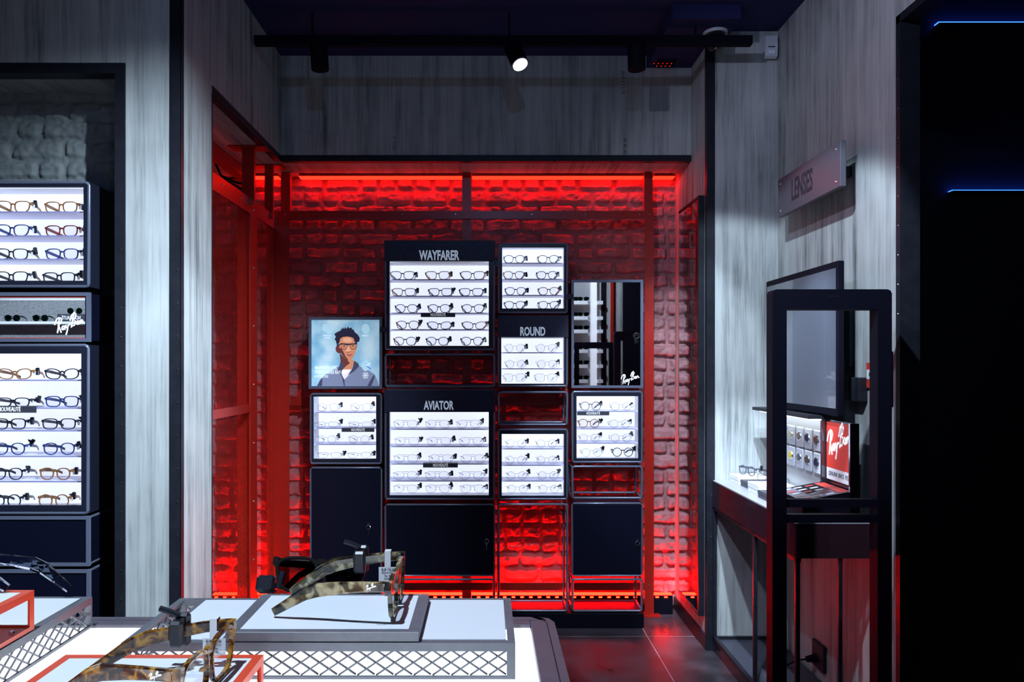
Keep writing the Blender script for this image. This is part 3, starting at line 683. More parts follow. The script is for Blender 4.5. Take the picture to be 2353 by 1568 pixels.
def nouveau(x0, x1, y0, y1, Y, label, r=None):
    X0, X1, Z1, Z0 = PX(x0, Y), PX(x1, Y), PZ(y0, Y), PZ(y1, Y)
    t = thing('shelf_sign', label, 'sign', ((X0+X1)/2, Y, Z0))
    bx(X0, X1, Y, Y+.003, Z0, Z1).box(X0, X1, Y+.003, Y+.045, Z1-.002, Z1).build('sign_plate', M_darkcard, t)
    text('lettering', 'NOUVEAUTÉ', (Z1-Z0)*0.95, M_wtext, t, ((X0+X1)/2, Y-.0006, (Z0+Z1)/2), sx=0.62, bold=0.01)
A = 'wayfarer'
rows = (642, 680, 719, 757, 797)
c1 = case((883, 553, 1138, 806), (895, 601, 1123, 795), 'wide black lit case of five shelves under a printed header, top of its stack', header=(553, 600, 'WAYFARER', (1009, 588), 0.066, 'wayfarer', (929, 1008, 1087), 1.30, 573), rows=rows[:4])
fill(rows, 3, [[(925, A, 'black', 0), (1006, A, 'amber', 0), (1086, A, 'tortoiseshell', 0)], [(928, 'square', 'tortoiseshell', 0), (1012, 'square', 'black', 0), (1083, 'square', 'dark blue', 0)],
  [(934, 'panto', 'dark blue', 0), (1009, 'panto', 'black', 0), (1087, 'panto', 'black', 0)], [(937, 'panto', 'red brown', 0), (1010, 'cat', 'black', 0), (1090, 'cat', 'tortoiseshell', 0)],
  [(931, 'panto', 'red brown', 0), (1005, 'panto', 'black', 0), (1085, 'panto', 'black', 0)]], 'wide upper case', 'eyeglasses in the wide upper case', floorz=PZ(803, CY)+.02, shelfY=CY+.03)
nouveau(967, 1046, 719, 729, CY+.024, 'small black sign on the third shelf of the wide upper case')
rows = (986, 1026, 1066, 1105, 1146)
c2 = case((883, 895, 1138, 1150), (895, 947, 1123, 1139), 'wide black lit case of five shelves with wire glasses, below the red slot', header=(897, 947, 'AVIATOR', (1008, 933), 0.060, 'aviator', (930, 1006, 1081), 1.20, 918), rows=rows[:4])
V = 'aviator'
fill(rows, 3, [[(932, V, 'silver', 1), (1006, V, 'gold', 1), (1077, V, 'silver', 1)], [(935, V, 'gold', 1), (1009, V, 'gold', 1), (1083, V, 'silver', 1)], [(933, V, 'silver', 1), (1013, V, 'gold', 1), (1087, V, 'gold', 1)],
  [(932, V, 'silver', 1), (1005, V, 'gunmetal', 1), (1084, V, 'gold', 1)], [(932, V, 'gold', 1), (1006, V, 'gunmetal', 1), (1086, V, 'gunmetal', 1)]], 'wide middle case', 'eyeglasses in the wide middle case', floorz=PZ(1147, CY)+.02)
nouveau(972, 1052, 1065, 1075, CY+.024, 'small black sign on the third shelf of the wide middle case')
rows = (604, 641, 678, 713)
c3 = case((1143, 557, 1306, 721), (1154, 569, 1296, 709), 'small black lit case of four shelves, highest of the right stack', rows=rows[:3])
fill(rows, 2, [[(1182, 'panto', 'grey', 0), (1260, 'panto', 'grey', 0)], [(1181, 'panto', 'tortoiseshell', 0), (1257, 'panto', 'dark blue', 0)], [(1185, 'panto', 'dark blue', 0), (1261, 'panto', 'red brown', 0)], [(1183, 'panto', 'black', 0), (1261, 'panto', 'black', 0)]],
     'highest case', 'eyeglasses in the highest small case', sc=0.93, floorz=PZ(718, CY)+.02)
rows = (810, 847, 886)
c4 = case((1143, 725, 1306, 890), (1152, 775, 1296, 882), 'small black lit case of three shelves under a printed header with round outlines', header=(725, 775, 'ROUND', (1224, 763), 0.060, 'round', (1185, 1262), 1.15, 748), rows=rows[:2])
fill(rows, 2, [[(1183, 'round', 'silver', 1), (1256, 'round', 'silver', 1)], [(1185, 'round', 'gold', 1), (1257, 'round', 'silver', 1)], [(1182, 'hexa', 'gold', 1), (1255, 'hexa', 'gold', 1)]], 'case with round outlines', 'eyeglasses in the case with round outlines', sc=.96, floorz=PZ(887, CY)+.02)
rows = (1031, 1069, 1105, 1146)
c5 = case((1143, 985, 1306, 1150), (1153, 998, 1296, 1140), 'small black lit case of four shelves with round wire glasses, above the open cage', rows=rows[:3])
fill(rows, 2, [[(1185, 'round', 'silver', 1), (1256, 'round', 'silver', 1)], [(1185, 'round', 'silver', 1), (1256, 'round', 'gold', 1)], [(1187, 'round', 'gold', 1), (1259, 'round', 'silver', 1)], [(1189, 'round', 'silver', 1), (1261, 'round', 'gold', 1)]],
     'case above the cage', 'eyeglasses in the case above the open cage', sc=.96, floorz=PZ(1147, CY)+.02)
rows = (945, 985, 1018, 1060)
c6 = case((1313, 898, 1478, 1065), (1325, 911, 1467, 1054), 'small black lit case of four shelves directly below the mirror door', rows=rows[:3])
fill(rows, 2, [[(1357, 'round', 'grey', 0), (1427, 'round', 'gunmetal', 1)], [(1353, 'round', 'tortoiseshell', 0), (1424, 'round', 'gunmetal', 1)], [(1354, 'round', 'gold', 1), (1427, 'round', 'gunmetal', 1)], [(1360, 'round', 'gold', 1), (1431, 'round', 'black', 0)]],
     'case below the mirror', 'eyeglasses in the case below the mirror', sc=.96, floorz=PZ(1062, CY)+.02)
nouveau(1326, 1400, 946, 955, CY+.024, 'small black sign on the top shelf of the case below the mirror')
rows = (947, 984, 1021, 1060)
c7 = case((711, 903, 878, 1068), (720, 912, 864, 1055), 'small black lit case of four shelves below the portrait poster', rows=rows[:3])
fill(rows, 2, [[(754, 'round', 'silver', 1), (829, 'round', 'silver', 1)], [(751, 'rect', 'gunmetal', 1), (828, 'rect', 'silver', 1)], [(749, 'round', 'silver', 1), (825, 'round', 'gold', 1)], [(757, 'rect', 'gunmetal', 1), (826, 'rect', 'gold', 1)]],
     'case below the poster', 'eyeglasses in the case below the poster', sc=.96, floorz=PZ(1065, CY)+.02)
nouveau(785, 860, 984, 993, CY+.024, 'small black sign on the second shelf of the case below the poster')
# open slots and cages
def cage(rect, label, Y0=CY, Y1=CB, floor=False):
    x0, y0, x1, y1 = rect; X0, X1, Z1, Z0 = PX(x0, Y0), PX(x1, Y0), PZ(y0, Y0), PZ(y1, Y0)
    r = thing('open_cage', label, 'open rack', ((X0+X1)/2, (Y0+Y1)/2, Z0))
    opencage(r, X0, X1, Z0, Z1, Y0, Y1)
    if floor: bx(X0+.008, X1-.008, Y0+.01, Y1-.01, Z0+.002, Z0+.007).build('bottom_plate', M_door, r)
    return r
cage((883, 812, 1138, 891), 'wide open black rod cage between the two wide lit cases')
cage((1143, 899, 1306, 979), 'low open black rod cage between two small lit cases')
cage((1313, 1070, 1478, 1148), 'low open black rod cage above the right cabinet door')
cage((1143, 1157, 1306, 1408), 'tall open black rod cage standing on the plinth', floor=True)
cage((1313, 1330, 1478, 1408), 'low open rod cage under the right cabinet door', floor=True)
cage((883, 1330, 1138, 1408), 'wide low rod cage under the wide cabinet door', floor=True)
def cabinet(rect, label, key, Y=CY, YBk=CB):
    x0, y0, x1, y1 = rect; X0, X1, Z1, Z0 = PX(x0, Y), PX(x1, Y), PZ(y0, Y), PZ(y1, Y)
    r = thing('storage_cabinet', label, 'cabinet', ((X0+X1)/2, (Y+YBk)/2, Z0))
    bx(X0+.004, X1-.004, Y+.016, YBk, Z0+.003, Z1-.003, b=.002).build('body', M_door, r)
    d = bx(X0+.011, X1-.011, Y+.001, Y+.015, Z0+.011, Z1-.014, b=.0015).build('door', M_door, r)
    g = MB(); g.smooth = True; rr = .0055; c = .009
    q = [(X0+rr+c, Z0+rr), (X1-rr-c, Z0+rr), (X1-rr, Z0+rr+c), (X1-rr, Z1-rr-c), (X1-rr-c, Z1-rr), (X0+rr+c, Z1-rr), (X0+rr, Z1-rr-c), (X0+rr, Z0+rr+c)]
    g.tube([(a, Y+rr+.002, e) for a, e in q], rr, 8, closed=True); g.build('rod_frame', M_case, r)
    if key:
        kx, kz = PX(key[0], Y), PZ(key[1], Y)
        l = MB(); l.cyl((kx, Y+.001, kz), (kx, Y-.006, kz), .009, .0085, 16); l.build('lock', M_steelbr, d, off=r.location)
        k = MB(); k.smooth = True
        k.tube([(kx+.011*math.cos(a*PI/6), Y-.012+.002*math.sin(a), kz-.012+.011*math.sin(a*PI/6)) for a in range(12)], .0012, 5, closed=True)
        k.build('key_ring', M_chrome, d, off=r.location)
        MB().box(kx-.004, kx+.004, Y-.013, Y-.011, kz-.032, kz-.018).box(kx-.0018, kx+.0018, Y-.013, Y-.011, kz-.055, kz-.032).build('key', M_chrome, d, off=r.location)
    return r
cabinet((711, 1073, 878, 1402), 'tall black cabinet with key below the left lit case', (847, 1206))
cabinet((883, 1158, 1138, 1326), 'wide black cabinet door with key below the wide middle case', (1118, 1238))
cabinet((1313, 1155, 1478, 1326), 'small black cabinet with key below the right open cage', (1464, 1243))
pz = PZ(1410, CY)
r = bx(PX(711, CY), PX(1480, CY), CY+.0, CB, 0.0, pz-.001, b=.004).build('plinth', M_blkmatte); tag(r, 'long low black plinth carrying the whole wall of cases', 'plinth')
# small brackets tying the stacks together
for (x, y, s) in ((1139, 606, 'beside the highest small case'), (880, 758, 'between poster and wide upper case'), (1310, 682, 'beside the mirror door')):
    b = bx(PX(x-8, CY), PX(x+8, CY), CY-.003, CY, PZ(y+6, CY), PZ(y-6, CY)).cyl((PX(x, CY), CY-.003, PZ(y, CY)), (PX(x, CY), CY-.005, PZ(y, CY)), .0035, .002, 8)
    tag(b.build('joining_bracket', M_caseface), 'small black joining bracket ' + s, 'bracket', 'brackets joining the stacks')
# mirror door cabinet
X0, X1, Z1, Z0 = PX(1313, CY), PX(1478, CY), PZ(643, CY), PZ(892, CY)
r = thing('mirror_cabinet', 'black framed mirror door cabinet with keys, top right of the wall of cases', 'mirror', ((X0+X1)/2, CY+.08, Z0))
bx(X0+.004, X1-.004, CY+.016, CB, Z0+.003, Z1-.003, b=.002).build('body', M_door, r)
dr = bx(PX(1318, CY), PX(1475, CY), CY+.006, CY+.014, PZ(889, CY), PZ(647, CY)).build('mirror_door', M_mirror, r)
g = MB().rectframe(X0, X1, Z0, Z1, .013, CY-.001, CY+.012); g.build('mirror_frame', M_case, r)
kx, kz = PX(1463, CY), PZ(768, CY)
l = MB(); l.cyl((kx, CY+.006, kz), (kx, CY-.004, kz), .009, .0085, 16); l.build('lock', M_chrome, dr, off=r.location)
k = MB(); k.smooth = True
k.tube([(kx+.014*math.cos(a*PI/7), CY-.010, kz-.008+.014*math.sin(a*PI/7)) for a in range(14)], .0014, 5, closed=True); k.build('key_ring', M_chrome, dr, off=r.location)
MB().box(kx-.007, kx-.003, CY-.011, CY-.009, kz-.052, kz-.022).box(kx+.002, kx+.006, CY-.011, CY-.009, kz-.048, kz-.022).build('key', M_chrome, dr, off=r.location)
logo('brand_lettering', r, (PX(1428, CY), PZ(883, CY)), 0.098, CY+.0048, CY+.0058, M_wtext, w=.045)

# ------------------------------------------------------------------ portrait poster
X0, X1, Z1, Z0 = PX(709, CY), PX(878, CY), PZ(729, CY), PZ(894, CY)
ps = thing('poster_case', 'square backlit poster of a person in black glasses, left end of the wall of cases', 'poster', ((X0+X1)/2, CY+.08, Z0))
MB().rectframe(X0, X1, Z0, Z1, .014, CY, CY+.014).build('poster_frame', M_case, ps)
bx(X0+.003, X1-.003, CY+.014, CB, Z0+.003, Z1-.003).build('shell', M_door, ps)
def prt(name, c, e=0.85): return mat('poster_' + name, c, 0.5, emit=c, strength=e)
sky = prt('sky', (0.30, 0.56, 0.72), 0.62)
nt, N, L, bb = nodes(sky); g = N.new('ShaderNodeNewGeometry'); n_ = N.new('ShaderNodeTexNoise'); n_.inputs['Scale'].default_value = 9; n_.inputs['Detail'].default_value = 4
L.new(g.outputs['Position'], n_.inputs['Vector']); rr_ = N.new('ShaderNodeValToRGB'); rr_.color_ramp.elements[0].color = (0.16, 0.42, 0.62, 1); rr_.color_ramp.elements[1].color = (0.52, 0.72, 0.82, 1)
rr_.color_ramp.elements[0].position = .35; rr_.color_ramp.elements[1].position = .65
L.new(n_.outputs['Fac'], rr_.inputs[0]); L.new(rr_.outputs[0], bb.inputs['Emission Color']); L.new(rr_.outputs[0], bb.inputs['Base Color'])
pr = bx(PX(715, CY), PX(871, CY), CY+.010, CY+.012, PZ(888, CY), PZ(732, CY)).build('print', sky, ps)
lay = [0]
def poly(name, pts, m, grp=pr):
    lay[0] += 1; y = CY+.010-.0002*lay[0]
    q = [(PX(700+p[0]/8.71, CY), PZ(720+p[1]/8.71, CY)) for p in pts]
    return MB().prism(q, y, y+.0001).build(name, m, grp, off=ps.location)
def ell(cx, cy, rx, ry, n=20): return [(cx+rx*math.cos(2*PI*i/n), cy+ry*math.sin(2*PI*i/n)) for i in range(n)]
pale = prt('pale_ring', (0.42, 0.66, 0.78), .7)
for (cx, cy, rx, ry) in ((410, 290, 70, 78), (485, 330, 75, 85), (1215, 310, 78, 100), (1215, 300, 50, 60)): poly('printed_badge', ell(cx, cy, rx, ry), pale)
hair = prt('hair', (0.012, 0.010, 0.03), .8); skin = prt('skin', (0.56, 0.22, 0.12), .8); skd = prt('skin_dark', (0.12, 0.03, 0.03), .8); skl = prt('skin_light', (0.75, 0.36, 0.22), .8)
jack = prt('jacket', (0.17, 0.20, 0.32), .8); jackd = prt('jacket_dark', (0.045, 0.05, 0.10), .8); shirt = prt('shirt', (0.72, 0.66, 0.76), .8); lip = prt('lips', (0.42, 0.12, 0.10), .8)
poly('jacket', [(240, 1460), (300, 1340), (360, 1270), (560, 1130), (700, 1040), (990, 960), (1080, 1060), (1250, 1130), (1400, 1230), (1485, 1440), (1485, 1462)], jack)
poly('jacket_shade', [(240, 1460), (300, 1340), (350, 1290), (340, 1460)], jackd)
poly('jacket_shade', [(700, 1060), (640, 1130), (740, 1280), (780, 1460), (800, 1460), (790, 1330), (750, 1130)], jackd)
poly('jacket_shade', [(1330, 1460), (1380, 1330), (1400, 1240), (1370, 1250), (1290, 1380), (1250, 1460)], jackd)
poly('neck', [(690, 790), (820, 920), (880, 945), (965, 920), (990, 1000), (960, 1060), (930, 1130), (750, 1140), (700, 1060), (720, 960)], skin)
poly('neck_shade', [(690, 790), (800, 900), (850, 940), (900, 1000), (820, 1060), (750, 1135), (700, 1060), (715, 960)], skd)
poly('shirt', [(750, 1130), (935, 1125), (890, 1230), (790, 1330), (735, 1230)], shirt)
poly('collar', [(690, 1060), (715, 960), (790, 1080), (750, 1140)], jackd)
poly('collar', [(985, 950), (1060, 1000), (1090, 1060), (1000, 1150), (850, 1250), (960, 1100)], jackd)
poly('hair', [(600, 435), (590, 415), (625, 390), (660, 370), (720, 345), (712, 308), (735, 330), (748, 290), (772, 320), (765, 280), (795, 315), (805, 272), (832, 315), (868, 262), (882, 300), (955, 285), (935, 318), (975, 330), (1000, 380), (1060, 430), (1100, 500), (1085, 575), (1050, 570), (1030, 620), (1000, 600), (900, 560), (780, 560), (700, 560), (670, 620), (640, 640), (625, 570), (595, 512), (620, 480)], hair)
poly('ear', [(640, 640), (612, 700), (625, 765), (665, 800), (720, 800), (740, 640)], skd)
poly('face', [(705, 510), (760, 475), (850, 465), (930, 480), (975, 500), (1005, 590), (1045, 625), (1040, 700), (1005, 800), (970, 880), (930, 930), (880, 948), (830, 925), (770, 865), (715, 790), (690, 700), (690, 600)], skin)
poly('face_shade', [(690, 700), (715, 790), (770, 865), (830, 925), (880, 948), (810, 860), (770, 770), (730, 700)], skd)
poly('brow_light', [(770, 500), (900, 485), (960, 560), (880, 590), (760, 570)], skl)
poly('nose', [(850, 660), (880, 660), (920, 750), (880, 775), (820, 770)], skl)
poly('nose_shade', [(820, 770), (880, 778), (920, 755), (905, 780), (850, 790)], skd)
poly('mouth', [(815, 832), (850, 818), (885, 824), (925, 815), (965, 830), (930, 860), (880, 872)], lip)
poly('mouth_line', [(825, 832), (885, 838), (958, 831), (885, 845)], skd)
for (cx, cy) in ((788, 660), (965, 655)): poly('eye', ell(cx, cy, 26, 9, 12), hair)
def pring(pts, t):
    lay[0] += 1; y = CY+.010-.0002*lay[0]; q = [(PX(700+p[0]/8.71, CY), PZ(720+p[1]/8.71, CY)) for p in pts][::-1]
    MB().ring(q, grow(q, t), y, y+.0001).build('printed_glasses', hair, pr, off=ps.location)
pring([(730, 612), (845, 625), (848, 670), (825, 708), (775, 720), (742, 700)], .0026); pring([(905, 625), (1040, 605), (1035, 655), (1010, 705), (955, 718), (918, 690)], .0026)
poly('printed_glasses', [(640, 640), (730, 600), (850, 612), (905, 610), (1050, 600), (1045, 622), (905, 635), (850, 640), (730, 622), (650, 660)], hair)
blu = prt('blue_mark', (0.03, 0.12, 0.5), .8); wht = prt('white_text', (0.80, 0.86, 0.92), .75)
poly('printed_badge', ell(1215, 1060, 72, 100), pale); poly('blue_dash', [(1235, 1070), (1250, 1060), (1325, 1105), (1315, 1122)], blu); poly('white_dash', [(1240, 1040), (1315, 1000), (1322, 1012), (1250, 1055)], wht)
def ptxt(s, cx, cy, h, sx=.62, al='LEFT'):
    lay[0] += 1; y = CY+.010-.0002*lay[0]-.0003
    o = text('lettering', s, h/8.71*CY/F*1.5, wht, ps, (PX(700+cx/8.71, CY), y, PZ(720+cy/8.71, CY)), sx=sx, bold=.018, align=al, ext=.0001); o.parent = pr
ptxt('WAYFARER AVEC', 190, 1100, 66, .60); ptxt('VERRES SIGNÉS RAY-BAN', 190, 1185, 66, .60); ptxt('À VOTRE VUE', 190, 1270, 50, .60)
ptxt('GRAVÉ', 1215, 1210, 30, .7, 'CENTER'); ptxt('LUMIÈRE', 1215, 1250, 30, .7, 'CENTER'); ptxt('BLEUE', 1215, 1292, 30, .7, 'CENTER')
ptxt('CORRECTION', 450, 452, 26, .7, 'CENTER'); ptxt('RAY-BAN', 450, 497, 26, .7, 'CENTER'); ptxt('VERRES RX', 1212, 452, 26, .7, 'CENTER')

# ------------------------------------------------------------------ cases in the left niche
LY = 2.63; LB = 2.80
rows = (486, 541, 595, 650)
case((-90, 415, 206, 662), (-70, 430, 191, 645), 'large black lit case of four shelves at far left, top of its stack', rows=rows[:3], Y=LY, YBk=LB)
for i, cs in enumerate([[(30, 'wayfarer', 'tortoiseshell'), (141, 'square', 'tortoiseshell')], [(28, 'wayfarer', 'dark blue'), (142, 'square', 'red brown')], [(26, 'square', 'black'), (143, 'square', 'dark blue')], [(26, 'wayfarer', 'black'), (136, 'square', 'black')]]):
    for j, (x, st, co) in enumerate(cs):
        Yg = LY+.055; z = max(PZ(rows[i], LY+.03), PZ(662, LY)+.014)
        glasses(PX(x, Yg), Yg, z+.0005, st, co, '%s %s framed glasses, %s on the %s shelf of the top far left case' % (co, 'bold' if st == 'wayfarer' else 'square', ['left', 'right'][j], ORD[i]), 'eyeglasses in the top far left case', rz=random.uniform(-.06, .06), sc=.96)
rows = (873, 937, 989, 1048, 1106, 1170)
case((-90, 790, 204, 1184), (-70, 813, 186, 1162), 'tall black lit case of six shelves at far left under the mirror slot', rows=rows[:5], Y=LY, YBk=LB)
for i, cs in enumerate([[(34, 'cat', 'tortoiseshell'), (143, 'cat', 'black')], [(30, 'rect', 'black'), (143, 'square', 'dark blue')], [(22, 'square', 'black'), (136, 'square', 'black')], [(22, 'panto', 'dark blue'), (136, 'panto', 'dark blue')], [(17, 'panto', 'black'), (127, 'panto', 'tortoiseshell')], [(14, 'round', 'black'), (124, 'round', 'tortoiseshell')]]):
    for j, (x, st, co) in enumerate(cs):
        Yg = LY+.055; z = max(PZ(rows[i], LY+.03), PZ(1184, LY)+.014)
        glasses(PX(x, Yg), Yg, z+.0005, st, co, '%s %s glasses, %s on the %s shelf of the tall far left case' % (co, {'cat': 'upswept', 'rect': 'narrow', 'square': 'square', 'panto': 'rounded', 'round': 'round'}[st], ['left', 'right'][j], ORD[i]), 'eyeglasses in the tall far left case', rz=random.uniform(-.06, .06), sc=.96)
nouveau(-40, 83, 934, 949, LY+.024, 'black sign on the second shelf of the tall far left case')
# mirror slot
X0, X1, Z1, Z0 = PX(-90, LY), PX(206, LY), PZ(672, LY), PZ(786, LY)
r = thing('mirror_slot', 'low black rod slot with a red edged mirror between the far left cases', 'mirror', ((X0+X1)/2, LY+.08, Z0))
bx(X0+.004, X1-.004, LY+.016, LB, Z0+.003, Z1-.003, b=.002).build('body', M_door, r)
MB().rectframe(X0, X1, Z0, Z1, .013, LY, LY+.012).build('rod_frame', M_case, r)
MB().rectframe(PX(-84, LY), PX(199, LY), PZ(780, LY), PZ(680, LY), .006, LY+.005, LY+.013).build('red_edge', M_redcard, r)
mm = bx(PX(-80, LY), PX(192, LY), LY+.010, LY+.014, PZ(777, LY), PZ(684, LY)).build('mirror_plate', M_mirror, r)
logo('brand_lettering', r, (PX(122, LY), PZ(766, LY)), 0.110, LY+.0088, LY+.0098, M_wtext, w=.038)
def drawer(rect, label):
    x0, y0, x1, y1 = rect; X0, X1, Z1, Z0 = PX(x0, LY), PX(x1, LY), PZ(y0, LY), PZ(y1, LY)
    r = thing('storage_cabinet', label, 'cabinet', ((X0+X1)/2, LY+.08, max(Z0, 0)))
    bx(X0+.004, X1-.004, LY+.02, LB, Z0+.003, Z1-.003).build('body', M_door, r)
    bx(X0+.014, X1-.014, LY+.004, LY+.02, Z0+.012, Z1-.016, b=.002).build('door', M_door, r)
    MB().rectframe(X0, X1, Z0, Z1, .012, LY, LY+.012).build('rod_frame', M_case, r)
    for z in (Z0+.006, Z1-.006): MB().tube([(X1-.006, LY+.006, z), (X1-.006, LB, z)], .005, 8).build('rod', M_case, r)
drawer((-90, 1187, 205, 1302), 'low black drawer unit at far left below the tall lit case')
drawer((-90, 1310, 206, 1560), 'black cabinet at far left bottom behind the trays')
struct('wall_niche_foot', bx(-2.3, nx1, YP+.03, NB, 0.0, PZ(1562, LY)), M_blkmatte)

# ================================================================== RIGHT SIDE
# tall mirror on the niche's right wall
ya, yb_ = 3.62, 3.99; z0, z1 = .150, 2.205
r = thing('wall_mirror', 'tall narrow black framed mirror on the right side wall of the red niche', 'mirror', (1.05, 3.8, z0))
bx(1.034, 1.040, ya+.003, yb_-.0, z0+.012, z1-.012).build('mirror_plate', M_mirror, r)
bx(1.030, 1.058, ya-.010, ya+.003, z0, z1).box(1.030, 1.058, ya, yb_, z1-.012, z1).box(1.030, 1.058, ya, yb_, z0, z0+.012).box(1.041, 1.058, ya, yb_, z0, z1).build('mirror_frame', M_blk, r)
# desk
DX, DT, DN = 1.086, .822, 2.60
r = thing('counter', 'black steel counter with dark glossy apron along the right wall', 'counter', (1.24, 3.07, 0))
Mgl = mat('glossy_dark_apron', (0.03, 0.012, 0.018), 0.14, spec=0.8)
bx(DX, XW-.004, DN, 3.560, DT-.012, DT).build('counter_top', mat('pale_counter_metal', (0.36, 0.36, 0.41), 0.35), r)
bx(DX-.004, DX, DN, 3.560, DT-.125, DT-.004).build('apron', Mgl, r)
bx(DX, XW-.01, DN-.004, DN, DT-.125, DT-.004).build('apron', Mgl, r)
for y in (3.553, 3.02, DN+.008): bx(DX-.002, DX+.014, y-.008, y+.006, 0.0, DT-.125, b=.002).build('leg', M_blk, r)
for y in (DN+.008,): 
    for x in (1.235, 1.375): bx(x, x+.014, y-.008, y+.006, 0, DT-.125, b=.002).build('leg', M_blk, r)
bx(DX-.002, DX+.016, DN, 3.56, DT-.14, DT-.125).build('rail', M_blk, r)
bx(DX-.002, DX+.016, DN, 3.56, 0.055, 0.073).build('rail', M_blk, r)
bx(DX+.014, XW-.01, 3.545, 3.560, 0.055, 0.073).build('rail', M_blk, r)
bx(DX+.016, XW-.012, DN+.01, 3.545, 0.052, 0.060).build('bottom_panel', M_darkcard, r)
bx(DX+.002, XW-.012, DN+.01, 3.55, 0.0, 0.052).build('plinth', Mgl, r)
# wall sign LENSES
M_sign = mat('grey_sign_metal', (0.085, 0.08, 0.10), 0.34, 0.0, spec=0.15)
r = thing('wall_sign', 'grey metal sign reading LENSES projecting from the right wall', 'sign', (1.31, 3.0, 2.035))
bx(1.30, 1.322, 2.725, 3.31, 2.035, 2.205, b=.002).build('sign_box', M_sign, r)
for y in (2.85, 3.18): bx(1.322, XW, y-.01, y+.01, 2.10, 2.14).build('standoff', M_blk, r)
text('lettering', 'LENSES', 0.125, M_ink, r, (1.2993, 3.06, 2.118), rot=(PI/2, 0, -PI/2), sx=.52, bold=.02)
for (y, z) in ((2.76, 2.18), (2.76, 2.06), (3.28, 2.18), (3.28, 2.06)): MB().cyl((1.30, y, z), (1.297, y, z), .005, .003, 10).build('bolt', M_bolt, r)
# TV screen
r = thing('wall_monitor', 'dark flat monitor on a bracket above the lens display on the right wall', 'monitor', (1.29, 3.06, 1.187))
bx(1.285, 1.310, 2.714, 3.41, 1.187, 1.76, b=.003).build('monitor_body', M_blkmatte, r)
bx(1.2843, 1.2848, 2.728, 3.398, 1.215, 1.735).build('screen', M_screen, r)
bx(1.31, 1.395, 2.98, 3.16, 1.40, 1.56).box(1.385, 1.399, 2.86, 3.26, 1.36, 1.60).build('bracket', M_blk, r)
r2 = bx(1.365, 1.399, 2.72, 2.80, 1.24, 1.33, b=.004).build('junction_box', M_blk); tag(r2, 'black connection box with cable on the wall behind the monitor', 'junction box')
# red call point seen behind the gate
r = thing('call_point_sign', 'red and white safety plate on the right wall behind the gate', 'sign', (1.39, 2.70, 1.3))
yy0, yy1 = XW*F/(2019-HX)-.0, XW*F/(1996-HX)
bx(1.392, 1.399, yy0, yy1, PZ(892, 2.68), PZ(834, 2.68)).build('red_plate', M_redcard, r)
bx(1.3905, 1.392, yy0+.004, yy1-.004, PZ(872, 2.68), PZ(850, 2.68)).build('white_label', M_tag, r)
bx(1.3895, 1.3905, yy0+.025, yy1-.022, PZ(864, 2.68), PZ(857, 2.68)).build('symbol', M_ink, r)
# lens display with lit board
r = thing('lens_display', 'lit grey display board holding rows of sample lenses on the counter', 'display board', (1.31, 3.07, DT))
bx(1.318, 1.330, 2.855, 3.45, DT, 1.180).build('board', mat('grey_display_board', (0.45, 0.45, 0.46), 0.6), r)
bx(1.235, 1.330, 2.85, 3.45, 1.168, 1.182).build('canopy', M_blk, r)
bx(1.262, 1.300, 2.875, 3.43, 1.161, 1.168).build('led_bar', M_caseled, r)
bx(1.285, 1.330, 2.845, 2.855, DT, 1.168).build('divider', M_steelbr, r)
k = 0
GR = 'sample lenses in clear blister holders'
lcol = [(0.20, 0.10, 0.06), (0.05, 0.05, 0.10), (0.14, 0.09, 0.06), (0.06, 0.06, 0.09)]
for row, yref in ((0, 1.075), (1, .985)):
    for cI, px in enumerate((1872, 1851, 1832, 1813, 1797, 1781)):
        y = 1.30*F/(px-HX); z = yref
        wch = ['beside the red panel', 'second from the red panel', 'third from the red panel', 'fourth from the red panel', 'fifth, hidden by the gate post', 'last, left of the gate post'][cI]
        yel = cI == 3
        m = mat('yellow_lens', (0.8, 0.62, 0.02), 0.2) if (yel and row) else (mat('pale_lens', (0.5, 0.5, 0.3), 0.2) if yel else mat('lens_tint_%d' % ((cI+row) % 4), lcol[(cI+row) % 4], 0.1))
        t = thing('sample_lens', '%s sample lens in clear holder, %s row, %s' % ('yellow' if (yel and row) else ('pale' if yel else 'dark'), ['upper', 'lower'][row], wch), 'sample lens', (1.312, y, z-.04), group=GR)
        bx(1.308, 1.3175, y-.033, y+.033, z-.042, z+.042, b=.004).build('blister', M_sensor, t)
        MB().cyl((1.308, y, z+.004), (1.304, y, z+.004), .021, .020, 24).build('ring', M_chrome, t)
        MB().cyl((1.3042, y, z+.004), (1.3020, y, z+.004), .0175, .014, 24).build('tinted_lens', m, t)
# red brand panel
r = thing('brand_panel', 'red framed panel with white script lettering at the near end of the counter', 'sign', (1.31, 2.74, .943))
bx(1.300, 1.304, 2.64, 2.835, .987, 1.160).build('red_field', mat('emissive_red_panel', (0.62, 0.045, 0.03), 0.4, emit=(0.8, 0.05, 0.03), strength=.35), r)  # red field emits its own colour evenly
bx(1.300, 1.304, 2.64, 2.835, .943, .987).build('white_field', mat('emissive_white_strip', (0.7, 0.72, 0.8), 0.4, emit=(0.75, 0.8, 1.0), strength=.4), r)  # white strip emits its own colour evenly
bx(1.304, 1.318, 2.630, 2.843, DT+.105, 1.168).box(1.320, 1.330, 2.63, 2.843, DT, DT+.2).build('panel_frame', M_steelbr, r)
bx(1.285, 1.318, 2.622, 2.632, DT, 1.168).build('end_post', M_chrome, r)
logo('brand_lettering', r, (2.828, 1.035), 0.185, 1.2990, 1.2998, M_wtext, plane='yz', w=.050, flip=-1)
text('lettering', 'GENUINE SINCE 1937', 0.0235, M_ink, r, (1.2995, 2.738, .966), rot=(PI/2, 0, -PI/2), sx=.72, bold=.0, ext=.0003)
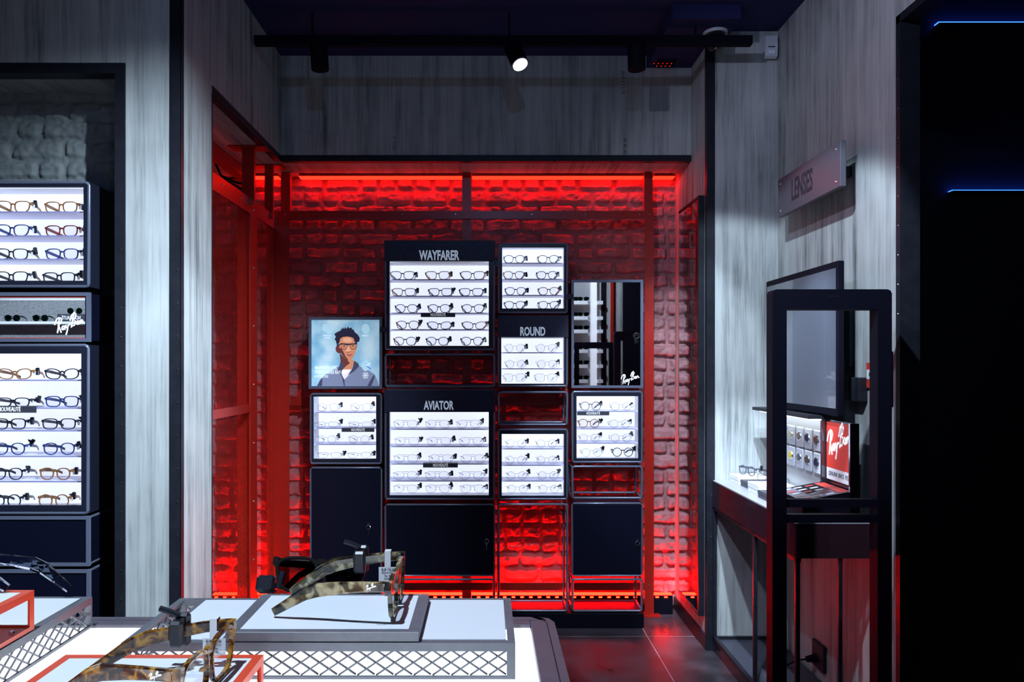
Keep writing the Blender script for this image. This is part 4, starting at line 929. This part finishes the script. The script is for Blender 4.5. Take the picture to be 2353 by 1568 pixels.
# cartons, price list and eyewear on the counter
def carton(x0, x1, y0, y1, h, m, lab, gr=None):
    r = thing('carton', lab, 'box', ((x0+x1)/2, (y0+y1)/2, DT), group=gr)
    bx(x0, x1, y0, y1, DT, DT+h*.45, b=.001).build('box_base', m, r); bx(x0-.001, x1+.001, y0-.001, y1+.001, DT+h*.47, DT+h, b=.001).build('lid', m, r); return r
carton(1.16, 1.30, 3.42, 3.54, .036, M_whitebox, 'white carton at the far end of the counter against the concrete')
carton(1.165, 1.30, 3.285, 3.405, .028, M_darkcard, 'dark grey carton between the two white cartons')
carton(1.15, 1.30, 3.13, 3.265, .042, M_whitebox, 'white carton under glasses at the middle of the counter')
carton(1.135, 1.30, 2.965, 3.105, .030, M_darkcard, 'dark grey carton on the counter behind the gate post')
glasses(1.22, 3.475, DT+.0365, 'round', 'grey', 'small dark round glasses on the far white carton of the counter', 'eyeglasses on the counter', False, rz=-1.15, sc=.9)
glasses(1.21, 3.20, DT+.0425, 'round', 'gunmetal', 'small dark round glasses with tag on the middle white carton of the counter', 'eyeglasses on the counter', True, rz=-1.0, sc=.9)
r = thing('price_board', 'dark printed price list board sloping on the near end of the counter', 'price list', (1.21, 2.75, DT))
b = MB(); b.add([(1.12, 2.63, DT), (1.31, 2.645, DT), (1.31, 2.87, DT), (1.12, 2.86, DT), (1.12, 2.63, .893), (1.30, 2.645, .922), (1.30, 2.87, .926), (1.12, 2.86, .893)], [(0, 1, 2, 3), (4, 5, 6, 7), (0, 1, 5, 4), (1, 2, 6, 5), (2, 3, 7, 6), (3, 0, 4, 7)])
b.build('wedge_base', M_blkmatte, r)
def slope(u, v, h=.0012): return (1.12+.18*u, 2.635+.23*v+.006*u, .893+.031*u+h)
def sq(u0, u1, v0, v1, m, h=.0012, name='printed_row'):
    b = MB(); b.add([slope(u0, v0, h), slope(u1, v0, h), slope(u1, v1, h), slope(u0, v1, h), slope(u0, v0, h+.0006), slope(u1, v0, h+.0006), slope(u1, v1, h+.0006), slope(u0, v1, h+.0006)], [(0, 1, 2, 3), (4, 5, 6, 7), (0, 1, 5, 4), (1, 2, 6, 5), (2, 3, 7, 6), (3, 0, 4, 7)]); b.build(name, m, r)
sq(.0, 1, 0, 1, mat('plum_print', (0.10, 0.09, 0.14), .3), .0, 'print_sheet')
sq(.78, .97, .05, .95, M_redcard, name='red_band')
for i in range(5):
    for j in range(3): sq(.06+.24*j, .22+.24*j, .06+.19*i, .12+.19*i, M_tag if (i+j) % 3 else M_redcard)
# security gates
def gate(x0, x1, Y, ztop, label):
    r = thing('security_gate', label, 'security gate', ((x0+x1)/2, Y, 0), group='black anti theft gates')
    t = .046; d = .05; c = .014
    out = [(x0, 0), (x1, 0), (x1, ztop-c), (x1-c*.3, ztop-c*.3), (x1-c, ztop), (x0+c, ztop), (x0+c*.3, ztop-c*.3), (x0, ztop-c)]
    b = MB(); b.prism([(x0, 0), (x0+t, 0), (x0+t, ztop-.065), (x0, ztop-.065)], Y, Y+d); b.build('post', M_blkmatte, r)
    b = MB(); b.prism([(x1-t, 0), (x1, 0), (x1, ztop-.065), (x1-t, ztop-.065)], Y, Y+d); b.build('post', M_blkmatte, r)
    b = MB(); b.prism([(x0, ztop-.065), (x1, ztop-.065), (x1, ztop-c), (x1-c*.3, ztop-c*.3), (x1-c, ztop), (x0+c, ztop), (x0+c*.3, ztop-c*.3), (x0, ztop-c)], Y, Y+d); b.build('top_bar', M_blkmatte, r)
    bx(x0+t, x1-t, Y+.012, Y+.038, .917, .943).build('cross_bar', M_blkmatte, r)
    bx(x0+t, x1-t, Y+.012, Y+.038, .868, .894).build('cross_bar', M_blkmatte, r)
    bx(x0-.02, x1+.02, Y-.03, Y+d+.03, 0, .02, b=.003).build('base', M_blkmatte, r)
    for k in range(5): bx((x0+x1)/2-.014+k*.007, (x0+x1)/2-.009+k*.007, Y-.0005, Y, ztop-.024, ztop-.021).build('printed_mark', M_steelbr, r)
    return r
g1 = gate(.913, 1.296, 2.37, 1.619, 'tall black security gate frame in front of the counter at right')
b = MB(); b.smooth = True; b.cyl((1.30, 2.395, 1.42), (1.30, 2.395, 1.24), .012, .012, 12); b.build('side_handle', M_blkmatte, g1)
# wall socket with plug
r = thing('wall_socket', 'black plug in a socket low on the wall behind the counter legs', 'socket', (1.39, 3.10, .15))
bx(1.385, 1.399, 3.05, 3.16, .10, .21, b=.003).build('socket_plate', M_blk, r)
MB().cyl((1.385, 3.12, .14), (1.345, 3.12, .135), .018, .012, 12).tube([(1.345, 3.12, .135), (1.32, 3.15, .12), (1.30, 3.20, .08), (1.31, 3.25, .066)], .004, 6).build('plug', M_blkmatte, r)
# motion sensor
r = thing('motion_sensor', 'white motion sensor high in the corner by the ceiling', 'sensor', P(1773, 130, 3.53))
x0, x1, z0, z1 = PX(1760, 3.52), PX(1788, 3.52), PZ(130, 3.52), PZ(75, 3.52)
b = MB(); b.prism([(3.566, z0+.01), (3.566, z1), (3.55, z1), (3.528, z1-.01), (3.522, (z0+z1)/2), (3.528, z0+.008), (3.545, z0)], x0, x1, 'yz'); b.build('housing', M_sensor, r)
bx(x0+.012, x1-.014, 3.5205, 3.524, z0+.046, z0+.050).build('slot', M_ink, r)
bx(x0+.014, x1-.012, 3.5195, 3.526, z0+.014, z0+.034, b=.003).build('lens_window', mat('pearl_window', (0.8, 0.85, 0.95), .15), r)
# dome camera
r = thing('dome_camera', 'glossy black dome camera on a pale ring under the ceiling bulkhead', 'security camera', (1.06, 3.44, CZ+1.549))
MB().cyl((1.06, 3.44, CZ+1.549), (1.06, 3.44, CZ+1.536), .056, .054, 28).build('mount_ring', M_sensor, r)
b = MB(); b.smooth = True; b.cyl((1.06, 3.44, CZ+1.536), (1.06, 3.44, CZ+1.500), .047, .045, 24); b.dome((1.06, 3.44, CZ+1.500), .040); b.build('dome', mat('glossy_black_dome', (0.004, 0.004, 0.008), 0.05, spec=1), r)
r = thing('ceiling_red_pinpoints', 'cluster of tiny red lights on the underside of the bulkhead', 'indicator lights', (.90, 3.78, CZ+1.549))
bx(.86, .96, 3.74, 3.83, CZ+1.545, CZ+1.549).build('plate', M_blkmatte, r)
for i in range(9):
    x = 1503+ (i % 5)*10 + (6 if i >= 5 else 0); y = 146 if i < 5 else 152; Yq = 1.5445*F/(HY-y)
    bx(PX(x, Yq)-.0022, PX(x, Yq)+.0022, Yq-.004, Yq+.004, CZ+1.5435, CZ+1.545).build('pinpoint', M_reddot, r)  # tiny emissive red specks under the plate
# track and spotlights
TY = 3.38
r = thing('lighting_track', 'long black lighting track across the niche below the ceiling', 'lighting track', (0, TY, CZ+1.46))
X0, X1, zt0, zt1 = PX(586, TY), PX(1727, TY), PZ(105, TY), PZ(84, TY)
bx(X0, X1, TY-.018, TY+.018, zt0, zt1, b=.002).build('rail', M_blkmatte, r)
for x in (-.8, 0.1, .95): bx(x-.004, x+.004, TY-.004, TY+.004, zt1, CEIL if x < .8 else CZ+1.549).build('suspension_rod', M_blkmatte, r)
def lamp(px, y0, y1, tilt, label, lit=False, yaw=0):
    X = PX(px, TY); z = zt0
    r = thing('track_spotlight', label, 'spotlight', (X, TY, z), group='black track spotlights')
    bx(X-.02, X+.02, TY-.014, TY+.014, z-.022, z, b=.003).build('adapter', M_blkmatte, r)
    d = Vector((math.sin(tilt)*math.cos(yaw), -abs(math.sin(tilt))*math.sin(yaw)-.0, -math.cos(tilt))).normalized()
    a = Vector((X, TY, z-.02)) - d*.015; L_ = .105
    b = MB(); b.smooth = False; c = a + d*L_
    b.cyl(a, c, .040, .040, 28); b.build('lamp_head', M_blkmatte, r)
    if lit:
        MB().cyl(c-d*.002, c+d*.004, .040, .041, 28).build('rim', M_steelbr, r)
        MB().cyl(c+d*.0035, c+d*.006, .034, .034, 28).build('lens', mat('lit_spot_lens', (1, 1, 1), .3, emit=(0.9, 0.96, 1.0), strength=5), r)
    return r
lamp(733, 0, 0, .06, 'left black track spotlight hanging unlit before the header wall')
lamp(1180, 0, 0, .52, 'lit track spotlight tilted toward the right, middle of the track', lit=True, yaw=.9)
lamp(1462, 0, 0, .03, 'right black track spotlight hanging beside the red indicator lights')

# ================================================================== FOREGROUND TABLE AND TRAYS
TZ = CZ-.333; RZ = CZ-.294
tb = thing('display_table', 'glowing white topped display table with plum grey rim in the foreground', 'table', (-.6, .5, 0))
txr = (1271-HX)/F*.976; ty1 = .976
bx(-1.6, txr-.032, .10, ty1-.030, TZ-.02, TZ-.003).build('light_top', M_table, tb)
b = MB()
def rimring(i0, o0, z0, z1):
    pass
b.box(txr-.031, txr-.010, .10, ty1-.012, TZ-.03, TZ+.001, b=.001).box(-1.6, txr-.031, ty1-.030, ty1-.012, TZ-.03, TZ+.001, b=.001)
b.build('inner_rim', M_rim, tb)
c = .02
b = MB(); b.prism([(txr-.0095, .10), (txr, .10), (txr, ty1-c), (txr-c*.3, ty1-c*.3), (txr-c, ty1), (txr-.03, ty1), (txr-.0095, ty1-.02)], TZ-.10, TZ+.001, 'xy'); b.prism([(-1.6, ty1-.0115), (txr-.0095, ty1-.0115), (txr-.018, ty1), (-1.6, ty1)], TZ-.10, TZ+.001, 'xy')
b.build('outer_rim', M_rim, tb)
bx(-1.5, txr-.04, .2, ty1-.05, .02, TZ-.03).build('table_body', M_blk, tb)
bx(-1.45, txr-.06, .25, ty1-.08, 0, .02).build('foot', M_blkmatte, tb)
def expanded(u0, u1, z0, z1, at, pu=.0200, pz_=.0135, w=.0016, th=.0016, plane='xz'):
    return mesh_xz(u0, u1, z0, z1, at, px=pu, pz=pz_, w=w, th=th, plane=plane)
def riser(x0, x1, y0, y1, label, boards, slot=None):
    r = thing('riser_tray', label, 'riser', ((x0+x1)/2, (y0+y1)/2, TZ))
    zt, zb = RZ, TZ; e = .009
    b = MB()
    for (a, c_, d, f_) in ((x0, x1, y0, y0+.003), (x0, x1, y1-.003, y1)): b.box(a, c_, d, f_, zt-e, zt).box(a, c_, d, f_, zb+.0005, zb+.0035)
    for (a, c_) in ((x0, x0+.003), (x1-.003, x1)): b.box(a, c_, y0+.003, y1-.003, zt-e, zt).box(a, c_, y0+.003, y1-.003, zb+.0005, zb+.0035)
    for x in (x0, x1-.009):
        b.box(x, x+.009, y0, y0+.003, zb+.0035, zt-e).box(x, x+.009, y1-.003, y1, zb+.0035, zt-e)
    b.build('metal_frame', M_grey, r)
    t = MB()
    t.box(x0+.003, x1-.003, y0+.003, y0+.008, zt-.002, zt).box(x0+.003, x1-.003, y1-.008, y1-.003, zt-.002, zt).box(x0+.003, x0+.008, y0+.008, y1-.008, zt-.002, zt).box(x1-.008, x1-.003, y0+.008, y1-.008, zt-.002, zt)
    for (a, c_) in boards: t.box(a-.006, a-.0005, y0+.008, y1-.008, zt-.002, zt)
    t.build('top_frame', M_grey, r)
    for (a, c_) in boards: bx(a, c_, y0+.009, y1-.009, zt-.004, zt+.0006).build('white_board', M_board, r)
    for Yf in (y0+.0032, y1-.006): expanded(x0+.009, x1-.009, zb+.0035, zt-e, Yf).build('mesh_side', M_grey, r)
    for Xf in (x0+.0032, x1-.0055): expanded(y0+.004, y1-.004, zb+.0035, zt-e, Xf, plane='yz').build('mesh_side', M_grey, r)
    return r
riser(-.388, .0295, .783, .934, 'long grey mesh sided riser at the front centre of the table', [(-.352, -.285), (-.072, .020)])
riser(-.90, -.502, .55, .94, 'grey mesh sided riser at the left edge of the table', [(-.88, -.512)])
bx(-.285, -.072, .792, .925, RZ-.004, RZ-.0005).build('panel', M_grey)
o = bpy.data.objects['panel']; rs = [q for q in bpy.data.objects if q.name.startswith('riser_tray')][0]; o.location = -Vector(rs.location); o.parent = rs
# grey tray on the riser
r = thing('flat_tray', 'flat grey edged white tray on the centre riser carrying the olive glasses', 'tray', (-.175, .85, RZ))
x0, x1, y0, y1 = -.278, -.0725, .784, .916; h = .0103
z = RZ+.0008
MB().box(x0, x1, y0, y0+.010, z, z+h, b=.0006).box(x0, x1, y1-.006, y1, z, z+h, b=.0006).box(x0, x0+.012, y0+.010, y1-.006, z, z+h).box(x1-.012, x1, y0+.010, y1-.006, z, z+h).build('tray_rim', M_grey, r)
bx(x0+.012, x1-.012, y0+.0101, y1-.0061, z, z+h-.0006).build('tray_board', M_board, r)
TT = z+h
# orange-red box trays
def redtray(x0, x1, y0, y1, zb, h, label):
    r = thing('box_tray', label, 'tray', ((x0+x1)/2, (y0+y1)/2, zb)); t = .008; z1 = zb+h
    b = MB()
    for y in (y0, y1-.002): b.box(x0, x1, y, y+.002, z1-t, z1).box(x0, x1, y, y+.002, zb, zb+t*.6)
    for x in (x0, x1-.002): b.box(x, x+.002, y0+.002, y1-.002, z1-t, z1).box(x, x+.002, y0+.002, y1-.002, zb, zb+t*.6)
    for x in (x0, x1-.006):
        for y in (y0, y1-.002): b.box(x, x+.006, y, y+.002, zb+t*.6, z1-t)
    for x in (x0, x1-.002):
        for y in (y0+.002, y1-.008): b.box(x, x+.002, y, y+.006, zb+t*.6, z1-t)
    b.box(x0+.002, x1-.002, y0+.002, y0+.009, z1-.002, z1).box(x0+.002, x1-.002, y1-.009, y1-.002, z1-.002, z1).box(x0+.002, x0+.009, y0+.009, y1-.009, z1-.002, z1).box(x1-.009, x1-.002, y0+.009, y1-.009, z1-.002, z1)
    b.build('tray_frame', M_tray, r)
    bx(x0+.009, x1-.009, y0+.009, y1-.009, z1-.003, z1-.0002).build('tray_board', M_board, r)
    bx(x0+.004, x1-.004, y0+.004, y1-.004, zb+.0008, zb+.003).build('bottom_sheet', M_tray, r)
    for (x, y) in ((x1-.012, y1-.02), (x1-.012, y0+.02)): MB().cyl((x, y, zb+.003), (x, y, zb+.005), .003, .002, 10).build('screw', M_bolt, r)
    return r
redtray(-.427, -.2265, .565, .749, TZ-.0025, .0425, 'orange red box tray at the bottom edge carrying the brown tortoiseshell glasses')
redtray(-.78, -.5035, .60, .822, RZ+.0008, .0435, 'orange red box tray at the left edge of the picture')

# large glasses in the foreground (finely modelled)
def big(x, y, z, rz, m, label, style='wayfarer', sc=1.0, lens=None, side=1, logo_on=True, price=True, roll=0, folded=False, tagged=True, conv=0.0):
    o = outline(style, 48); th = .0042; dp = .0021; hz = .0235; cx = .0345
    r = thing('eyeglasses', label, 'eyeglasses', (x, y, z), rz); r.scale = (sc,)*3
    if roll: r.rotation_euler = (0, roll, rz)
    zc = -min(p[1] for p in o)*1.12 + th
    f = MB(); f.smooth = False
    for sg in (1, -1):
        pts = [(sg*(p[0]*1.04+cx), p[1]*1.12+zc) for p in o]
        if sg < 0: pts = pts[::-1]
        ring_i = grow(pts, -.0002); ring_o = grow(pts, th)
        f.ring(ring_i, ring_o, -dp, dp); f.ring(grow(pts, th*.25), grow(pts, th*.75), -dp-.0007, dp+.0007)
        MB().prism(grow(pts, .0004), -.0007, .0007).build('lens', lens or M_lens, r, off=(0, 0, 0))
    top = zc+.0195*1.12; inner = .0085
    f.prism([(-inner, top-.002), (-inner*.4, top+.0005), (inner*.4, top+.0005), (inner, top-.002), (inner, top-.012), (inner*.45, top-.0075), (-inner*.45, top-.0075), (-inner, top-.012)], -dp*1.1, dp*1.3)
    xm = .0345+.0265*1.13
    for sg in (1, -1):
        f.prism([(sg*(xm-.002), top+.003), (sg*(xm+.0065), top+.0042), (sg*(xm+.0075), top-.006), (sg*(xm+.001), top-.014)], -dp*1.2, dp+.004)
        f.dome((sg*.006, .004, zc-.002), .004, 1, 8, 4)
    f.build('frame_front', m, r, off=(0, 0, 0))
    hx = xm+.0055
    for sg in (1, -1):
        zz = top-.002
        pth = [(sg*hx, .006, zz), (sg*(hx+.001), .030, zz-.001), (sg*(hx+.001), .060, zz-.004), (sg*hx, .088, zz-.008), (sg*(hx-.001), .104, zz-.014), (sg*(hx-.003), .124, .0190), (sg*(hx-.006), .144, .0062)]
        pth = [(p[0] - sg*conv*max(p[1]-.006, 0)/.138, p[1], p[2]) for p in pth]
        if folded:
            pth = [(sg*hx, .006, zz), (sg*(hx-.01), .010+.003*(sg > 0), zz-.001), (sg*(hx-.05), .012+.004*(sg > 0), zz-.003), (sg*(hx-.085), .013+.004*(sg > 0), zz-.008), (sg*(hx-.105), .014+.004*(sg > 0), zz-.018), (sg*(hx-.125), .014+.004*(sg > 0), .008)]
            t = MB().bar(pth, .0018, [.0055, .006, .006, .005, .0045, .003]).build('temple', m, r, off=(0, 0, 0))
        else:
            t = MB().bar(pth, [.0024, .0022, .0019, .0019, .002, .002, .0017], [.0060, .0062, .0070, .0084, .0076, .0060, .0048]).build('temple', m, r, off=(0, 0, 0))
            bx(sg*hx-.0012, sg*hx+.0012, .001, .010, zz-.004, zz+.004).build('hinge', M_chrome, t, off=(0, 0, 0))
        if sg == -side and logo_on and not folded:
            b = MB(); hx2 = hx+.0034
            for st in LOGO: b.stroke(st, .00060, sg*hx2, sg*(hx2+.0003), (.027, zz-.003), .0125, 'yz', -1 if sg < 0 else -1)
            b.build('brand_lettering', M_wtext, t, off=(0, 0, 0))
    if tagged:
        sg = side; zz = top-.004; yy = .056; hx0 = hx; hx = hx - conv*.36
        tg = bx(sg*hx+.004, sg*hx+.013, yy-.009, yy+.009, zz-.020, zz+.017, b=.003).box(sg*hx-.013, sg*hx-.004, yy-.008, yy+.008, zz-.016, zz+.013, b=.003).box(sg*hx-.006, sg*hx+.006, yy-.005, yy+.005, zz+.006, zz+.013)
        tg.tube([(sg*hx, yy, zz+.016), (sg*hx, yy+.012, zz+.021), (sg*hx, yy+.022, zz+.024)], .0035, 8)
        tg.build('security_tag', M_plastic, r, off=(0, 0, 0)); hx = hx0
    if price:
        sg = side; zz = top-.002; q = sg*(hx-conv*.10)
        pt = bx(q-.0052, q-.0046, .016, .024, zz-.014, zz+.0085).box(q-.0050, q-.0044, .006, .032, zz-.032, zz-.013).box(q-.005, q+.005, .016, .024, zz+.0080, zz+.0086).box(q+.0046, q+.0052, .016, .024, zz-.006, zz+.0085)
        pt = pt.build('price_tag', M_tag, r, off=(0, 0, 0))
        for (i, (s_, sz)) in enumerate((('EUR 142,00', .0046), ('0RB2140 1292 51', .0030), ('Ray - Ban', .0032), ('WAYFARER', .0026))):
            tx = text('lettering', s_, sz, M_ink, None, (q-.0053, .0195, zz-.0165-.0040*i), rot=(PI/2, 0, -PI/2) if sg > 0 else (PI/2, 0, PI/2), sx=.8, bold=0, ext=.0001)
            tx.parent = pt
    return r
big(-.106, .866, TT+.0002, PI/2, M_tort2, 'large olive striped glasses with white price tag on the grey tray', sc=.93, side=1, conv=.026)
big(-.250, .664, TZ+.0402, PI/2-.03, M_tort, 'large brown tortoiseshell glasses on the orange red tray at the bottom', sc=.86, side=1, conv=.042)
big(-.672, .872, RZ+.024, -PI/2, M_clear, 'transparent glasses reaching in from the left edge', sc=1.0, side=-1, logo_on=False, price=False, tagged=False, roll=-.30)
dk = big(-.212, .929, RZ+.0006, 0.0, mat('dark_glossy_acetate', (0.010, 0.008, 0.008), 0.3, spec=0.3), 'folded black sunglasses standing behind the olive glasses', style='wayfarer', sc=.86, side=-1, price=False, logo_on=False, folded=True, lens=lens_mat('smoke_lens', (0.35, 0.30, 0.32)), tagged=False)
bx(-.092, -.064, -.008, .014, .0, .024, b=.004).cyl((-.060, .002, .006), (-.056, .002, .030), .005, .005, 12).build('security_tag', M_plastic, dk, off=(0, 0, 0))

dk.rotation_euler = (-.45, 0, 0); dk.location.z += .008
# ================================================================== BEHIND THE CAMERA (seen only in the mirrors)
BY = -1.0
struct('wall_rear', bx(1.605, 4.2, BY-.06, BY-.02, 0, CEIL), M_blkmatte)
D = 2*CY - BY
def mx(px, Dd=D): return (px-HX)/F*Dd
b = MB(); b.box(mx(1383), mx(1391), BY, BY+.02, 0, 2.9); 
struct('wall_rear_mesh', bx(mx(1290), mx(1384), BY-.02, BY, 0, 2.9), vary(mat('perforated_grey_panel', (0.3, 0.3, 0.31), .6), 160, .15, (0.16, 0.165, 0.17), (0.42, 0.42, 0.44)))
struct('wall_rear_pillar', bx(mx(1388), mx(1402), BY-.02, BY+.03, 0, 2.9).box(mx(1408), mx(1432), BY-.04, BY-.02, 0, 2.9), M_conc)
r = thing('shelf_tower', 'white sunglasses shelving with a bright column, seen in the mirror door', 'shelving', (mx(1345), BY+.1, 0))
bx(mx(1356), mx(1369), BY, BY+.10, 0, 2.9).build('column', mat('lit_column', (0.8, 0.8, 0.85), .5, emit=(0.8, 0.85, 1), strength=.45), r)
bx(mx(1369.5), mx(1381), BY+.001, BY+.012, 0, 2.9).build('side_panel', mat('pale_grey_panel', (0.38, 0.40, 0.41), .6), r)
bx(mx(1382), mx(1391), BY+.001, BY+.05, 0, 2.9).build('black_post', M_blkmatte, r)
bx(mx(1402), mx(1409), BY-.019, BY+.04, 0, 2.9).build('red_post', M_red, r)
for k_, y in enumerate((698, 733, 763, 808, 842, 876)):
    z = CZ-(y-HY)*D/F
    bx(mx(1300), mx(1347), BY+.001, BY+.16, z-.02, z+.02).build('shelf', M_whitebox, r)
    bx(mx(1370), mx(1381), BY+.013, BY+.16, z-.02, z+.02).build('shelf', M_whitebox, r)
    for xx in (1313, 1337):
        glasses(mx(xx), BY+.14, z+.021, 'wayfarer', 'black', 'dark sunglasses on the rear shelves, seen in the mirror door', 'sunglasses on the rear shelves', rz=PI, tagk=None, lensm=M_sunlens, sc=1.05)
gate(.92, 1.33, -.10, 1.619, 'second black security gate, seen only in the mirror door')
# sunglasses shelf reflected in the far left slot
QY = .2; D2 = 2*(LY+.010) - QY
def qx(px): return (px-HX)/F*D2
def qz(y): return CZ-(y-HY)*D2/F
r = thing('sunglasses_shelf', 'white sunglasses shelf on a perforated panel, seen in the slot mirror', 'shelving', (qx(90), QY-.1, qz(760)))
bx(qx(-120), qx(230), QY-.20, QY-.18, qz(800), qz(660)).build('perforated_panel', MATS['perforated_grey_panel'], r)
bx(qx(-120), qx(230), QY-.18, QY, qz(745), qz(739)).build('shelf', M_whitebox, r)
bx(qx(-120), qx(230), QY-.18, QY-.17, qz(686), qz(680)).build('shelf', M_whitebox, r)
for i, px in enumerate((22, 87)):
    glasses(qx(px), QY-.03, qz(739)+.001, 'round', 'black', ['round dark sunglasses at the left of the slot mirror reflection', 'round dark sunglasses in the middle of the slot mirror reflection'][i], 'sunglasses in the slot mirror', rz=PI, tagk=None, lensm=M_sunlens, sc=.95)
glasses(qx(168), QY-.02, qz(722)+.001, 'round', 'gunmetal', 'round sunglasses on the small black sign in the slot mirror reflection', 'sunglasses in the slot mirror', True, rz=PI, tagk=None, lensm=M_sunlens, sc=.95)
t = thing('shelf_sign', 'black sign reading backwards in the slot mirror reflection', 'sign', (qx(162), QY, qz(738)))
bx(qx(132), qx(196), QY-.05, QY+.002, qz(739), qz(722)).build('sign_plate', M_darkcard, t)
text('lettering', 'NOUVEAUTÉ', .036, M_wtext, t, (qx(164), QY+.003, qz(731)), rot=(PI/2, 0, PI), sx=.62, bold=.01)
